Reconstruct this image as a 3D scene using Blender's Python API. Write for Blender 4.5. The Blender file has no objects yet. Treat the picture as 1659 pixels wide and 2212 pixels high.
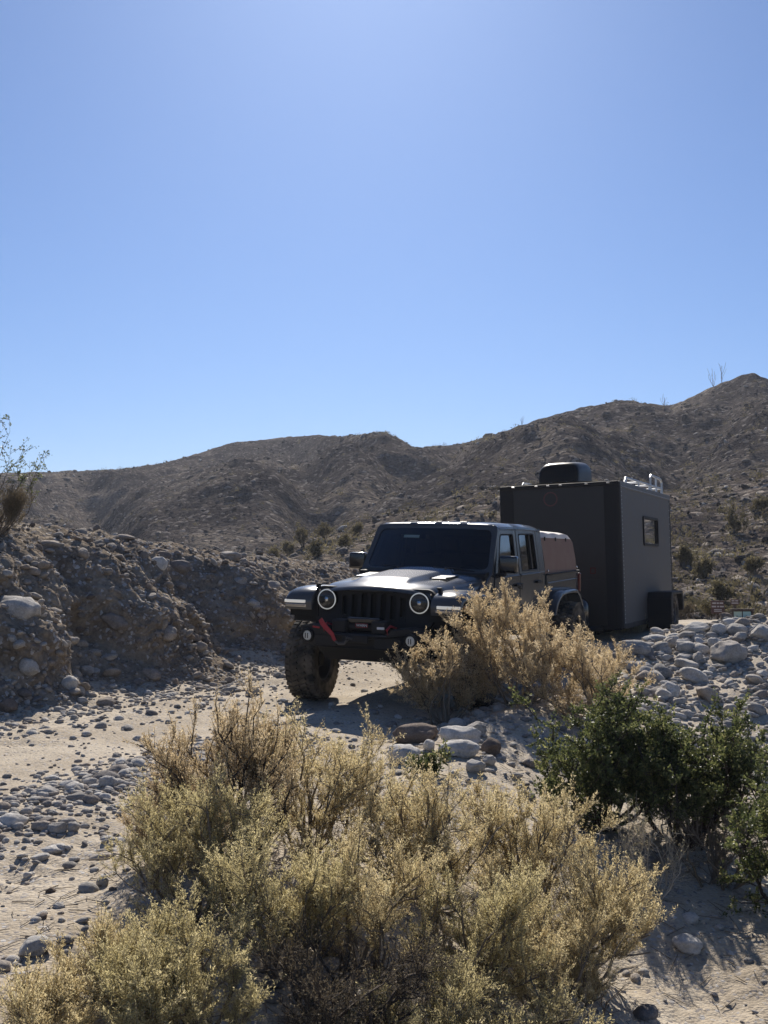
import bpy, bmesh, math
import numpy as np
from mathutils import Vector, Matrix
from mathutils.bvhtree import BVHTree

# ------------------------------------------------------------------ camera, sky, sun, exposure
scene = bpy.context.scene
COL = scene.collection
EYE = 1.34
FOC = 2400.0 / 2212.0                      # focal length in picture heights
PITCH = math.atan(126.0 / 2400.0)
cam_data = bpy.data.cameras.new('camera')
cam_data.sensor_fit = 'VERTICAL'
cam_data.sensor_height = 24.0
cam_data.sensor_width = 18.0
cam_data.lens = 24.0 * FOC
cam_data.clip_start = 0.05
cam_data.clip_end = 6000.0
cam = bpy.data.objects.new('camera', cam_data)
COL.objects.link(cam)
cam.location = (0, 0, EYE)
cam.rotation_euler = (math.pi / 2 + PITCH, 0, 0)
scene.camera = cam

SUN_EL = math.radians(36.0)
SUN_AZ = math.radians(-1.2)                # from +Y towards +X
world = bpy.data.worlds.new('World')
scene.world = world
world.use_nodes = True
wn = world.node_tree
for n in list(wn.nodes):
    wn.nodes.remove(n)
w_out = wn.nodes.new('ShaderNodeOutputWorld')
w_bg = wn.nodes.new('ShaderNodeBackground')
w_sky = wn.nodes.new('ShaderNodeTexSky')
w_sky.sky_type = 'NISHITA'
w_sky.sun_disc = False
w_sky.sun_elevation = SUN_EL
w_sky.sun_rotation = SUN_AZ
w_sky.altitude = 300.0
w_sky.air_density = 0.9
w_sky.dust_density = 0.5
w_sky.ozone_density = 9.0
w_bg.inputs['Strength'].default_value = 0.062
w_mix = wn.nodes.new('ShaderNodeMix'); w_mix.data_type = 'RGBA'; w_mix.blend_type = 'MULTIPLY'
w_mix.inputs[0].default_value = 1.0; w_mix.inputs[7].default_value = (0.92, 1.0, 1.07, 1.0)   # cooler white balance, the same all over the sky
wn.links.new(w_sky.outputs[0], w_mix.inputs[6]); wn.links.new(w_mix.outputs[2], w_bg.inputs[0])
wn.links.new(w_bg.outputs[0], w_out.inputs[0])

sun_data = bpy.data.lights.new('sun', 'SUN')
sun_data.energy = 5.0
sun_data.angle = math.radians(0.53)
sun_data.color = (1.0, 0.93, 0.84)
sun = bpy.data.objects.new('sun', sun_data)
COL.objects.link(sun)
_d = Vector((math.sin(SUN_AZ) * math.cos(SUN_EL), math.cos(SUN_AZ) * math.cos(SUN_EL), math.sin(SUN_EL)))
sun.rotation_euler = (-_d).to_track_quat('-Z', 'Y').to_euler()
sun.location = _d * 50

vs = scene.view_settings
vs.view_transform = 'Standard'
vs.look = 'None'
vs.exposure = 0.55
vs.gamma = 1.0
vs.use_curve_mapping = False
scene.cycles.max_bounces = 5
scene.cycles.diffuse_bounces = 3
scene.cycles.transmission_bounces = 4
scene.cycles.transparent_max_bounces = 6
scene.cycles.use_denoising = True

rng = np.random.default_rng(7)

# ------------------------------------------------------------------ numeric noise
def _hash(ix, iy, iz, seed):
    h = (ix * 374761393 + iy * 668265263 + iz * 2147483647 + seed * 1274126177) & 0xFFFFFFFF
    h = ((h ^ (h >> 13)) * 1274126177) & 0xFFFFFFFF
    h = h ^ (h >> 16)
    return (h & 0xFFFFFF) / float(0xFFFFFF)

def vnoise(x, y, z=0.0, seed=0):
    x = np.asarray(x, float); y = np.asarray(y, float)
    z = np.zeros_like(x) + z
    fx, fy, fz = np.floor(x), np.floor(y), np.floor(z)
    ix, iy, iz = fx.astype(np.int64), fy.astype(np.int64), fz.astype(np.int64)
    u, v, w = x - fx, y - fy, z - fz
    u = u * u * (3 - 2 * u); v = v * v * (3 - 2 * v); w = w * w * (3 - 2 * w)
    r = 0
    for a in (0, 1):
        for b in (0, 1):
            for c in (0, 1):
                r = r + _hash(ix + a, iy + b, iz + c, seed) * (u if a else 1 - u) * (v if b else 1 - v) * (w if c else 1 - w)
    return r * 2 - 1

def fbm(x, y, z=0.0, seed=0, oct=4, gain=0.5):
    r = 0; a = 1.0; f = 1.0
    for i in range(oct):
        r = r + a * vnoise(np.asarray(x) * f, np.asarray(y) * f, np.asarray(z) * f, seed + i * 17)
        a *= gain; f *= 2.03
    return r

def sstep(a, b, x):
    t = np.clip((np.asarray(x, float) - a) / (b - a), 0, 1)
    return t * t * (3 - 2 * t)

# ------------------------------------------------------------------ materials
def new_mat(name):
    m = bpy.data.materials.new(name)
    m.use_nodes = True
    nt = m.node_tree
    p = nt.nodes['Principled BSDF']
    return m, nt, p

def rgb(c):
    return (c[0], c[1], c[2], 1.0)

def simple(name, col, rough=0.5, metal=0.0, coat=0.0, spec=0.5, bump=0.0, bscale=40.0, dust=0.0):
    m, nt, p = new_mat(name)
    p.inputs['Base Color'].default_value = rgb(col)
    p.inputs['Roughness'].default_value = rough
    p.inputs['Metallic'].default_value = metal
    p.inputs['Coat Weight'].default_value = coat
    p.inputs['Coat Roughness'].default_value = 0.18
    p.inputs['Specular IOR Level'].default_value = spec
    if dust > 0:
        tc = nt.nodes.new('ShaderNodeTexCoord')
        nz = nt.nodes.new('ShaderNodeTexNoise'); nz.inputs['Scale'].default_value = 6.0; nz.inputs['Detail'].default_value = 8.0
        rp = nt.nodes.new('ShaderNodeMapRange'); rp.inputs[1].default_value = 0.4; rp.inputs[2].default_value = 0.75
        rp.inputs[4].default_value = dust
        mx = nt.nodes.new('ShaderNodeMix'); mx.data_type = 'RGBA'
        mx.inputs[6].default_value = rgb(col); mx.inputs[7].default_value = (0.30, 0.25, 0.19, 1)
        nt.links.new(tc.outputs['Object'], nz.inputs['Vector'])
        nt.links.new(nz.outputs[0], rp.inputs[0]); nt.links.new(rp.outputs[0], mx.inputs[0])
        nt.links.new(mx.outputs[2], p.inputs['Base Color'])
        rr = nt.nodes.new('ShaderNodeMapRange'); rr.inputs[3].default_value = rough; rr.inputs[4].default_value = min(1.0, rough + 0.35)
        nt.links.new(nz.outputs[0], rr.inputs[0]); nt.links.new(rr.outputs[0], p.inputs['Roughness'])
    if bump > 0:
        tc = nt.nodes.new('ShaderNodeTexCoord')
        nz = nt.nodes.new('ShaderNodeTexNoise'); nz.inputs['Scale'].default_value = bscale; nz.inputs['Detail'].default_value = 6.0
        bp = nt.nodes.new('ShaderNodeBump'); bp.inputs['Strength'].default_value = bump; bp.inputs['Distance'].default_value = 0.01
        nt.links.new(tc.outputs['Object'], nz.inputs['Vector'])
        nt.links.new(nz.outputs[0], bp.inputs['Height']); nt.links.new(bp.outputs[0], p.inputs['Normal'])
    return m

def ramp(nt, stops):
    r = nt.nodes.new('ShaderNodeValToRGB')
    e = r.color_ramp.elements
    while len(e) > 1:
        e.remove(e[-1])
    e[0].position = stops[0][0]; e[0].color = rgb(stops[0][1])
    for pos, c in stops[1:]:
        k = e.new(pos); k.color = rgb(c)
    return r

def ground_mat(name, stops, scale, fine, bump_d, rough=0.95, pebble=0.0, lit_gain=None, spec=0.2, peb=((0.5, 0.48, 0.45), (0.33, 0.30, 0.27), (0.2, 0.18, 0.17))):
    """noise-mixed earth with pebbly relief"""
    m, nt, p = new_mat(name)
    L = nt.links.new
    tc = nt.nodes.new('ShaderNodeTexCoord')
    n1 = nt.nodes.new('ShaderNodeTexNoise'); n1.inputs['Scale'].default_value = scale; n1.inputs['Detail'].default_value = 10.0; n1.inputs['Roughness'].default_value = 0.62
    n2 = nt.nodes.new('ShaderNodeTexNoise'); n2.inputs['Scale'].default_value = fine; n2.inputs['Detail'].default_value = 6.0; n2.inputs['Roughness'].default_value = 0.7
    mixv = nt.nodes.new('ShaderNodeMath'); mixv.operation = 'MULTIPLY_ADD'; mixv.inputs[1].default_value = 0.45
    half = nt.nodes.new('ShaderNodeMath'); half.operation = 'MULTIPLY'; half.inputs[1].default_value = 0.55
    r = ramp(nt, stops)
    L(tc.outputs['Object'], n1.inputs['Vector']); L(tc.outputs['Object'], n2.inputs['Vector'])
    L(n1.outputs[0], half.inputs[0]); L(n2.outputs[0], mixv.inputs[0]); L(half.outputs[0], mixv.inputs[2])
    L(mixv.outputs[0], r.inputs[0])
    col = r.outputs[0]
    vo = nt.nodes.new('ShaderNodeTexVoronoi'); vo.inputs['Scale'].default_value = fine * 1.7
    L(tc.outputs['Object'], vo.inputs['Vector'])
    if pebble > 0:
        sp = ramp(nt, [(0.0, peb[0]), (0.5, peb[1]), (1.0, peb[2])])
        sep = nt.nodes.new('ShaderNodeSeparateColor')
        L(vo.outputs['Color'], sep.inputs[0]); L(sep.outputs[0], sp.inputs[0])
        gt = nt.nodes.new('ShaderNodeMath'); gt.operation = 'GREATER_THAN'; gt.inputs[1].default_value = 1.0 - pebble
        L(sep.outputs[1], gt.inputs[0])
        mx = nt.nodes.new('ShaderNodeMix'); mx.data_type = 'RGBA'
        L(gt.outputs[0], mx.inputs[0]); L(col, mx.inputs[6]); L(sp.outputs[0], mx.inputs[7])
        col = mx.outputs[2]
    if lit_gain is not None:      # sunlight on the near slope, put into the colour by mesh tint
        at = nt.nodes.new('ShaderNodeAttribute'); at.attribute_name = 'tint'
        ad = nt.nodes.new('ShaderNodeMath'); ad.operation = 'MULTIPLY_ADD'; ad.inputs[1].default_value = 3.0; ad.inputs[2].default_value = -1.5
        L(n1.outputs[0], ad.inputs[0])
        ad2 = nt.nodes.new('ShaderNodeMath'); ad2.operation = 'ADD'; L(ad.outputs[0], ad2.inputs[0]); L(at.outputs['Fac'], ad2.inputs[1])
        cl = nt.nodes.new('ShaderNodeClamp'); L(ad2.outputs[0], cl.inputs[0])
        sc = nt.nodes.new('ShaderNodeVectorMath'); sc.operation = 'MULTIPLY'; sc.inputs[1].default_value = lit_gain
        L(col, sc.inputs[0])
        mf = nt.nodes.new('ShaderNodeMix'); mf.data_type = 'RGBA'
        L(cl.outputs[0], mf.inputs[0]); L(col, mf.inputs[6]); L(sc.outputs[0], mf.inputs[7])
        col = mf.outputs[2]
    L(col, p.inputs['Base Color'])
    p.inputs['Roughness'].default_value = rough
    p.inputs['Specular IOR Level'].default_value = spec
    inv = nt.nodes.new('ShaderNodeMath'); inv.operation = 'SUBTRACT'; inv.inputs[0].default_value = 1.0
    L(vo.outputs['Distance'], inv.inputs[1])
    add = nt.nodes.new('ShaderNodeMath'); add.operation = 'MULTIPLY_ADD'; add.inputs[1].default_value = 0.5
    L(inv.outputs[0], add.inputs[0]); L(n2.outputs[0], add.inputs[2])
    bp = nt.nodes.new('ShaderNodeBump'); bp.inputs['Strength'].default_value = 1.0; bp.inputs['Distance'].default_value = bump_d
    L(add.outputs[0], bp.inputs['Height']); L(bp.outputs[0], p.inputs['Normal'])
    return m

def tint_value(nt):
    """per-object value (stored as its grey object colour) plus per-piece attribute"""
    oi = nt.nodes.new('ShaderNodeObjectInfo')
    at = nt.nodes.new('ShaderNodeAttribute'); at.attribute_name = 'tint'
    ad = nt.nodes.new('ShaderNodeMath'); ad.operation = 'ADD'
    fr = nt.nodes.new('ShaderNodeMath'); fr.operation = 'FRACT'
    nt.links.new(oi.outputs['Color'], ad.inputs[0]); nt.links.new(at.outputs['Fac'], ad.inputs[1]); nt.links.new(ad.outputs[0], fr.inputs[0])
    return fr.outputs[0]

def rock_mat(name, stops, speck=60.0, bump_d=0.012):
    m, nt, p = new_mat(name)
    L = nt.links.new
    r = ramp(nt, stops)
    L(tint_value(nt), r.inputs[0])
    tc = nt.nodes.new('ShaderNodeTexCoord')
    geo = nt.nodes.new('ShaderNodeNewGeometry')
    n1 = nt.nodes.new('ShaderNodeTexNoise'); n1.inputs['Scale'].default_value = speck; n1.inputs['Detail'].default_value = 8.0; n1.inputs['Roughness'].default_value = 0.75
    n2 = nt.nodes.new('ShaderNodeTexNoise'); n2.inputs['Scale'].default_value = speck * 0.14; n2.inputs['Detail'].default_value = 6.0
    L(geo.outputs['Position'], n1.inputs['Vector']); L(geo.outputs['Position'], n2.inputs['Vector'])
    mr = nt.nodes.new('ShaderNodeMapRange'); mr.inputs[1].default_value = 0.3; mr.inputs[2].default_value = 0.7; mr.inputs[3].default_value = 0.62; mr.inputs[4].default_value = 1.3
    L(n1.outputs[0], mr.inputs[0])
    mr2 = nt.nodes.new('ShaderNodeMapRange'); mr2.inputs[1].default_value = 0.3; mr2.inputs[2].default_value = 0.7; mr2.inputs[3].default_value = 0.75; mr2.inputs[4].default_value = 1.2
    L(n2.outputs[0], mr2.inputs[0])
    mu = nt.nodes.new('ShaderNodeMath'); mu.operation = 'MULTIPLY'; L(mr.outputs[0], mu.inputs[0]); L(mr2.outputs[0], mu.inputs[1])
    vm = nt.nodes.new('ShaderNodeVectorMath'); vm.operation = 'SCALE'
    L(r.outputs[0], vm.inputs[0]); L(mu.outputs[0], vm.inputs['Scale'])
    L(vm.outputs[0], p.inputs['Base Color'])
    p.inputs['Roughness'].default_value = 0.9
    p.inputs['Specular IOR Level'].default_value = 0.08
    bp = nt.nodes.new('ShaderNodeBump'); bp.inputs['Strength'].default_value = 0.7; bp.inputs['Distance'].default_value = bump_d
    L(n1.outputs[0], bp.inputs['Height']); L(bp.outputs[0], p.inputs['Normal'])
    return m

def leaf_mat(name, stops, trans=0.45, rough=0.7, spec=0.2):
    m, nt, p = new_mat(name)
    L = nt.links.new
    r = ramp(nt, stops)
    at = nt.nodes.new('ShaderNodeAttribute'); at.attribute_name = 'tint'
    L(at.outputs['Fac'], r.inputs[0])
    L(r.outputs[0], p.inputs['Base Color'])
    p.inputs['Roughness'].default_value = rough
    p.inputs['Specular IOR Level'].default_value = spec
    tr = nt.nodes.new('ShaderNodeBsdfTranslucent')
    L(r.outputs[0], tr.inputs['Color'])
    mx = nt.nodes.new('ShaderNodeMixShader'); mx.inputs[0].default_value = trans
    out = nt.nodes['Material Output']
    L(p.outputs[0], mx.inputs[1]); L(tr.outputs[0], mx.inputs[2]); L(mx.outputs[0], out.inputs[0])
    return m

def emit(name, col, s):
    m, nt, p = new_mat(name)
    p.inputs['Base Color'].default_value = rgb(col)
    p.inputs['Emission Color'].default_value = rgb(col)
    p.inputs['Emission Strength'].default_value = s
    p.inputs['Roughness'].default_value = 0.3
    return m

def tinted_glass(name, col, clear):
    m, nt, p = new_mat(name)
    L = nt.links.new
    gl = nt.nodes.new('ShaderNodeBsdfGlossy'); gl.inputs['Roughness'].default_value = 0.03; gl.inputs['Color'].default_value = (0.9, 0.95, 1, 1)
    tr = nt.nodes.new('ShaderNodeBsdfTransparent'); tr.inputs['Color'].default_value = rgb(col)
    fr = nt.nodes.new('ShaderNodeFresnel'); fr.inputs['IOR'].default_value = clear
    mx = nt.nodes.new('ShaderNodeMixShader')
    L(fr.outputs[0], mx.inputs[0]); L(tr.outputs[0], mx.inputs[1]); L(gl.outputs[0], mx.inputs[2])
    L(mx.outputs[0], nt.nodes['Material Output'].inputs[0])
    return m

M = {}
M['sand'] = ground_mat('sand', [(0.38, (0.32, 0.268, 0.20)), (0.5, (0.45, 0.385, 0.295)), (0.62, (0.54, 0.475, 0.375))], 1.3, 34.0, 0.010, pebble=0.12, spec=0.05)
M['bank'] = ground_mat('bank_earth', [(0.38, (0.14, 0.112, 0.085)), (0.5, (0.25, 0.205, 0.155)), (0.62, (0.36, 0.31, 0.24))], 1.6, 16.0, 0.03, pebble=0.14, spec=0.0)
M['hill'] = ground_mat('hill_earth', [(0.40, (0.036, 0.032, 0.033)), (0.47, (0.060, 0.053, 0.051)), (0.53, (0.088, 0.076, 0.069)), (0.60, (0.15, 0.13, 0.107))], 0.11, 1.6, 0.40, pebble=0.30, lit_gain=(1.75, 1.7, 1.6), spec=0.0, peb=((0.25, 0.225, 0.20), (0.09, 0.079, 0.074), (0.048, 0.044, 0.044)))
M['plain'] = ground_mat('plain_earth', [(0.3, (0.2, 0.16, 0.12)), (0.7, (0.32, 0.27, 0.2))], 0.05, 0.8, 0.1)
M['rock'] = rock_mat('granite_stone', [(0.0, (0.26, 0.245, 0.225)), (0.3, (0.39, 0.365, 0.33)), (0.6, (0.48, 0.45, 0.405)), (0.8, (0.34, 0.29, 0.24)), (1.0, (0.19, 0.175, 0.165))])
M['rock_bank'] = rock_mat('dusty_stone', [(0.0, (0.21, 0.18, 0.15)), (0.3, (0.32, 0.28, 0.235)), (0.6, (0.41, 0.37, 0.32)), (0.8, (0.27, 0.22, 0.175)), (1.0, (0.16, 0.14, 0.125))])
M['rock_pale'] = rock_mat('pale_granite', [(0.0, (0.48, 0.46, 0.425)), (0.5, (0.57, 0.54, 0.49)), (1.0, (0.44, 0.42, 0.39))])
M['rock_brown'] = rock_mat('brown_stone', [(0.0, (0.16, 0.125, 0.10)), (1.0, (0.20, 0.16, 0.13))])
M['rock_hill'] = rock_mat('hill_stone', [(0.0, (0.055, 0.049, 0.047)), (0.5, (0.10, 0.088, 0.08)), (0.85, (0.16, 0.14, 0.125)), (0.96, (0.4, 0.37, 0.33)), (1.0, (0.4, 0.37, 0.33))], speck=4.0, bump_d=0.1)
M['tan_leaf'] = leaf_mat('tan_leaf', [(0.0, (0.46, 0.36, 0.18)), (0.4, (0.65, 0.535, 0.295)), (0.75, (0.77, 0.655, 0.40)), (1.0, (0.62, 0.55, 0.31))], 0.58)
M['gold_leaf'] = leaf_mat('gold_leaf', [(0.0, (0.45, 0.335, 0.18)), (0.5, (0.63, 0.50, 0.305)), (1.0, (0.74, 0.62, 0.42))], 0.58)
M['sage_leaf'] = leaf_mat('sage_leaf', [(0.0, (0.44, 0.37, 0.175)), (0.5, (0.62, 0.54, 0.285)), (1.0, (0.76, 0.66, 0.39))], 0.58)
M['green_leaf'] = leaf_mat('green_leaf', [(0.0, (0.055, 0.072, 0.028)), (0.5, (0.12, 0.138, 0.05)), (0.85, (0.22, 0.23, 0.085)), (1.0, (0.34, 0.33, 0.14))], 0.46, 0.5, 0.35)
M['scrub_leaf'] = leaf_mat('scrub_leaf', [(0.0, (0.075, 0.064, 0.04)), (0.5, (0.13, 0.11, 0.06)), (1.0, (0.24, 0.205, 0.10))], 0.4)
M['dry_leaf'] = leaf_mat('dry_leaf', [(0.0, (0.14, 0.11, 0.07)), (1.0, (0.26, 0.21, 0.13))], 0.3)
M['straw'] = leaf_mat('straw', [(0.0, (0.42, 0.36, 0.22)), (1.0, (0.6, 0.54, 0.36))], 0.4)
M['twig'] = simple('grey_twig', (0.20, 0.165, 0.125), 0.9, spec=0.2)
M['dark_twig'] = simple('dark_twig', (0.075, 0.06, 0.048), 0.9, spec=0.2)
M['pale_twig'] = simple('pale_twig', (0.48, 0.42, 0.33), 0.85, spec=0.2)

# ------------------------------------------------------------------ mesh helpers
class MB:
    def __init__(self):
        self.v = []; self.f = []
    def add(self, verts, faces):
        o = len(self.v)
        self.v += [tuple(p) for p in verts]
        self.f += [tuple(i + o for i in f) for f in faces]
        return self
    def box(self, c, s, rot=None):
        hx, hy, hz = s[0] / 2, s[1] / 2, s[2] / 2
        P = [Vector((x, y, z)) for x in (-hx, hx) for y in (-hy, hy) for z in (-hz, hz)]
        if rot is not None:
            P = [rot @ p for p in P]
        c = Vector(c)
        return self.add([p + c for p in P], [(0, 1, 3, 2), (4, 6, 7, 5), (0, 4, 5, 1), (2, 3, 7, 6), (0, 2, 6, 4), (1, 5, 7, 3)])
    def span(self, x0, x1, y0, y1, z0, z1):
        return self.box(((x0 + x1) / 2, (y0 + y1) / 2, (z0 + z1) / 2), (abs(x1 - x0), abs(y1 - y0), abs(z1 - z0)))
    def loft(self, rings, close=True, caps=True):
        n = len(rings[0]); V = []; F = []
        for r in rings:
            V += [tuple(p) for p in r]
        for i in range(len(rings) - 1):
            for j in range(n if close else n - 1):
                a, b = i * n + j, i * n + (j + 1) % n
                F.append((a, b, b + n, a + n))
        if caps and close:
            F.append(tuple(range(n))[::-1]); F.append(tuple((len(rings) - 1) * n + j for j in range(n)))
        return self.add(V, F)
    def tube(self, pts, r, n=8, caps=True):
        pts = [Vector(p) for p in pts]
        if not hasattr(r, '__len__'):
            r = [r] * len(pts)
        rings = []
        up = Vector((0, 0, 1))
        for i, p in enumerate(pts):
            d = (pts[min(i + 1, len(pts) - 1)] - pts[max(i - 1, 0)]).normalized()
            a = d.cross(up)
            if a.length < 1e-3:
                a = d.cross(Vector((1, 0, 0)))
            a.normalize(); b = d.cross(a).normalized()
            rings.append([p + (a * math.cos(2 * math.pi * k / n) + b * math.sin(2 * math.pi * k / n)) * r[i] for k in range(n)])
        return self.loft(rings, True, caps)
    def lathe(self, prof, axis, c, n=24, caps=True):
        """prof: (radius, along) pairs; axis 'x' or 'y' or 'z'"""
        rings = []
        c = Vector(c)
        for rad, al in prof:
            ring = []
            for k in range(n):
                a = 2 * math.pi * k / n
                u, w = rad * math.cos(a), rad * math.sin(a)
                q = {'x': (al, u, w), 'y': (u, al, w), 'z': (u, w, al)}[axis]
                ring.append(c + Vector(q))
            rings.append(ring)
        return self.loft(rings, True, caps)
    def prism(self, outline, to3d, d0, d1):
        """outline 2D polygon, to3d(u, v, depth)"""
        n = len(outline)
        V = [to3d(u, v, d0) for u, v in outline] + [to3d(u, v, d1) for u, v in outline]
        F = [tuple(range(n))[::-1], tuple(range(n, 2 * n))]
        for i in range(n):
            j = (i + 1) % n
            F.append((i, j, n + j, n + i))
        return self.add(V, F)
    def plate(self, outline, holes, to3d, d0, d1):
        """flat plate with holes, through a filled 2D curve"""
        cu = bpy.data.curves.new('tmp', 'CURVE'); cu.dimensions = '2D'; cu.fill_mode = 'BOTH'; cu.extrude = 0.5
        for lp in [outline] + list(holes):
            sp = cu.splines.new('POLY'); sp.points.add(len(lp) - 1); sp.use_cyclic_u = True
            for k, (u, v) in enumerate(lp):
                sp.points[k].co = (u, v, 0, 1)
        ob = bpy.data.objects.new('tmp', cu); COL.objects.link(ob)
        dg = bpy.context.evaluated_depsgraph_get()
        me = bpy.data.meshes.new_from_object(ob.evaluated_get(dg))
        V = [to3d(p.co.x, p.co.y, d0 if p.co.z < 0 else d1) for p in me.vertices]
        F = [tuple(p.vertices) for p in me.polygons]
        bpy.data.objects.remove(ob); bpy.data.curves.remove(cu); bpy.data.meshes.remove(me)
        return self.add(V, F)
    def build(self, name, mat, parent=None, smooth=False, bevel=0.0, seg=2, sharp=35):
        me = bpy.data.meshes.new(name)
        me.from_pydata(self.v, [], self.f)
        bm = bmesh.new(); bm.from_mesh(me)
        bmesh.ops.remove_doubles(bm, verts=bm.verts, dist=1e-5)
        bmesh.ops.recalc_face_normals(bm, faces=bm.faces)
        if bevel > 0:
            es = [e for e in bm.edges if len(e.link_faces) == 2 and e.calc_face_angle(0) > math.radians(sharp)]
            bmesh.ops.bevel(bm, geom=es, offset=bevel, segments=seg, profile=0.5, affect='EDGES', clamp_overlap=True)
        if smooth:
            for f in bm.faces:
                f.smooth = True
            for e in bm.edges:
                if len(e.link_faces) == 2 and e.calc_face_angle(0) > math.radians(sharp):
                    e.smooth = False
        bm.to_mesh(me); bm.free()
        return link(name, me, mat, parent)

def link(name, me, mat, parent=None):
    if mat is not None and not me.materials:
        me.materials.append(mat)
    o = bpy.data.objects.new(name, me)
    COL.objects.link(o)
    if parent is not None:
        o.parent = parent
    return o

def tag(o, label=None, cat=None, group=None, kind=None):
    if label: o['label'] = label
    if cat: o['category'] = cat
    if group: o['group'] = group
    if kind: o['kind'] = kind
    return o

def empty(name, mw):
    o = bpy.data.objects.new(name, None)
    o.empty_display_size = 0.2
    COL.objects.link(o)
    o.matrix_world = mw
    return o

def np_mesh(name, V, F, tint=None, smooth=False):
    """numpy verts (n,3), faces (m,k) -> mesh quickly; tint per vertex"""
    me = bpy.data.meshes.new(name)
    V = np.asarray(V, np.float32); F = np.asarray(F, np.int32)
    k = F.shape[1]
    me.vertices.add(len(V)); me.vertices.foreach_set('co', V.ravel())
    me.loops.add(F.size); me.loops.foreach_set('vertex_index', F.ravel())
    me.polygons.add(len(F))
    me.polygons.foreach_set('loop_start', np.arange(0, F.size, k, dtype=np.int32))
    me.polygons.foreach_set('loop_total', np.full(len(F), k, np.int32))
    if smooth:
        me.polygons.foreach_set('use_smooth', np.ones(len(F), bool))
    me.update(calc_edges=True)
    if tint is not None:
        at = me.attributes.new('tint', 'FLOAT', 'POINT')
        at.data.foreach_set('value', np.asarray(tint, np.float32))
    return me

def grid_faces(nr, nc):
    i = np.arange(nr - 1)[:, None] * nc + np.arange(nc - 1)[None, :]
    return np.stack([i, i + 1, i + nc + 1, i + nc], -1).reshape(-1, 4)

def basis(th, pitch, roll, loc):
    a, b, c = -math.radians(th), math.radians(pitch), math.radians(roll)
    return Matrix.Translation(loc) @ Matrix.Rotation(a, 4, 'Z') @ Matrix.Rotation(b, 4, 'X') @ Matrix.Rotation(c, 4, 'Y')
# ------------------------------------------------------------------ terrain
YAW = 24.5
GX, GY = -0.115, 11.0                                  # the truck's grille on the track
BX, BY = math.sin(math.radians(YAW)), math.cos(math.radians(YAW))
def to_st(x, y):
    dx, dy = np.asarray(x, float) - GX, np.asarray(y, float) - GY
    return dx * BX + dy * BY, dx * BY - dy * BX      # s back along the track, t towards the driver side
def from_st(s, t):
    return GX + s * BX + t * BY, GY + s * BY - t * BX

def ground_base(x, y):
    s, t = to_st(x, y)
    z = np.where(s > 0, 0.037 * np.minimum(s, 9) + 0.01 * np.clip(s - 9, 0, 10), 0.018 * s)
    te = 1.75 + 1.5 * sstep(5, 11, s)
    u = t - te + 0.22 * fbm(s * 0.6, t * 0.3, 0, 3, 3)
    on = 1 - sstep(0.0, 0.6, np.abs(t) - 1.3)
    z = z - 0.035 * on * (np.exp(-((t - 0.8) / 0.28) ** 2) + np.exp(-((t + 0.8) / 0.28) ** 2)) + 0.035 * np.exp(-(t / 0.35) ** 2)
    z = z + 0.12 * np.exp(-((u + 0.15) / 0.4) ** 2) * sstep(-4, 1, s)
    z = z - 0.66 * sstep(0.0, 2.3, u) * (1 - 0.35 * sstep(-3, -9, s))
    z = z + 1.1 * sstep(4.5, 14, u) * sstep(2, 9, s)
    z = z + 0.25 * sstep(-2.3, -3.4, t)
    # mound of bulldozed rock on the right shoulder
    xa = np.asarray(x, float) + 0.25 * fbm(np.asarray(x) * 0.7, np.asarray(y) * 0.7, 0, 21, 2)
    hc = np.interp(xa, [1.9, 2.4, 4.7, 8.0, 14.0], [0.50, 0.60, 0.77, 0.9, 0.9])
    yc = 13.0 + 0.25 * vnoise(np.asarray(x) * 0.9, 0 * np.asarray(y), 0, 23)
    gm = np.where(y < yc, np.clip(1 - (yc - y) / 3.3, -6, 1), np.clip(1 - (np.abs(y - yc) / 2.6) ** 1.3, -6, 1))
    zm = hc * gm - 0.02
    a_m = sstep(0.0, 0.75, t - 1.42)
    z = z + a_m * (np.logaddexp(18 * z, 18 * zm) / 18 - z)
    far = sstep(20, 27, y)
    z = z * (1 - far) + 0.18 * far
    return z

def ground_z(x, y):
    x = np.asarray(x, float); y = np.asarray(y, float)
    s, t = to_st(x, y)
    off = sstep(1.3, 1.8, np.abs(t))
    z = ground_base(x, y)
    z = z + (0.016 + 0.03 * off) * fbm(x * 0.9, y * 0.9, 0, 11, 4, 0.42)
    z = z + (0.006 + 0.012 * off) * fbm(x * 7, y * 7, 0, 29, 3)
    # shallow tread ripples in the near wheel track
    z = z + 0.013 * np.sin((s + 0.12 * vnoise(x * 2, y * 2, 0, 5)) * 36) * np.exp(-((t - 0.85) / 0.3) ** 2) * sstep(-2.6, -3.6, s)
    return z

nr, nc = 460, 560
rr = 1.6 * (48.0 / 1.6) ** (np.linspace(0, 1, nr))
aa = np.linspace(-0.95, 0.95, nc)                     # tangent of the bearing
XX = rr[:, None] * aa[None, :]; YY = rr[:, None] + 0 * aa[None, :]
ZZ = ground_z(XX, YY)
ground_me = np_mesh('ground', np.stack([XX, YY, ZZ], -1).reshape(-1, 3), grid_faces(nr, nc), smooth=True)
ground = link('ground', ground_me, M['sand'])
tag(ground, 'pale sandy dirt track with stones and wheel tracks', kind='structure')

# the desert floor all around, far below the detailed sheets
pl = MB(); S = 900.0
pl.add([(-S, -S, -3.2), (S, -S, -3.2), (S, S, -3.2), (-S, S, -3.2)], [(0, 1, 2, 3)])
plain = pl.build('desert_plain', M['plain']); tag(plain, 'flat desert floor reaching the horizon', kind='structure')
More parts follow.
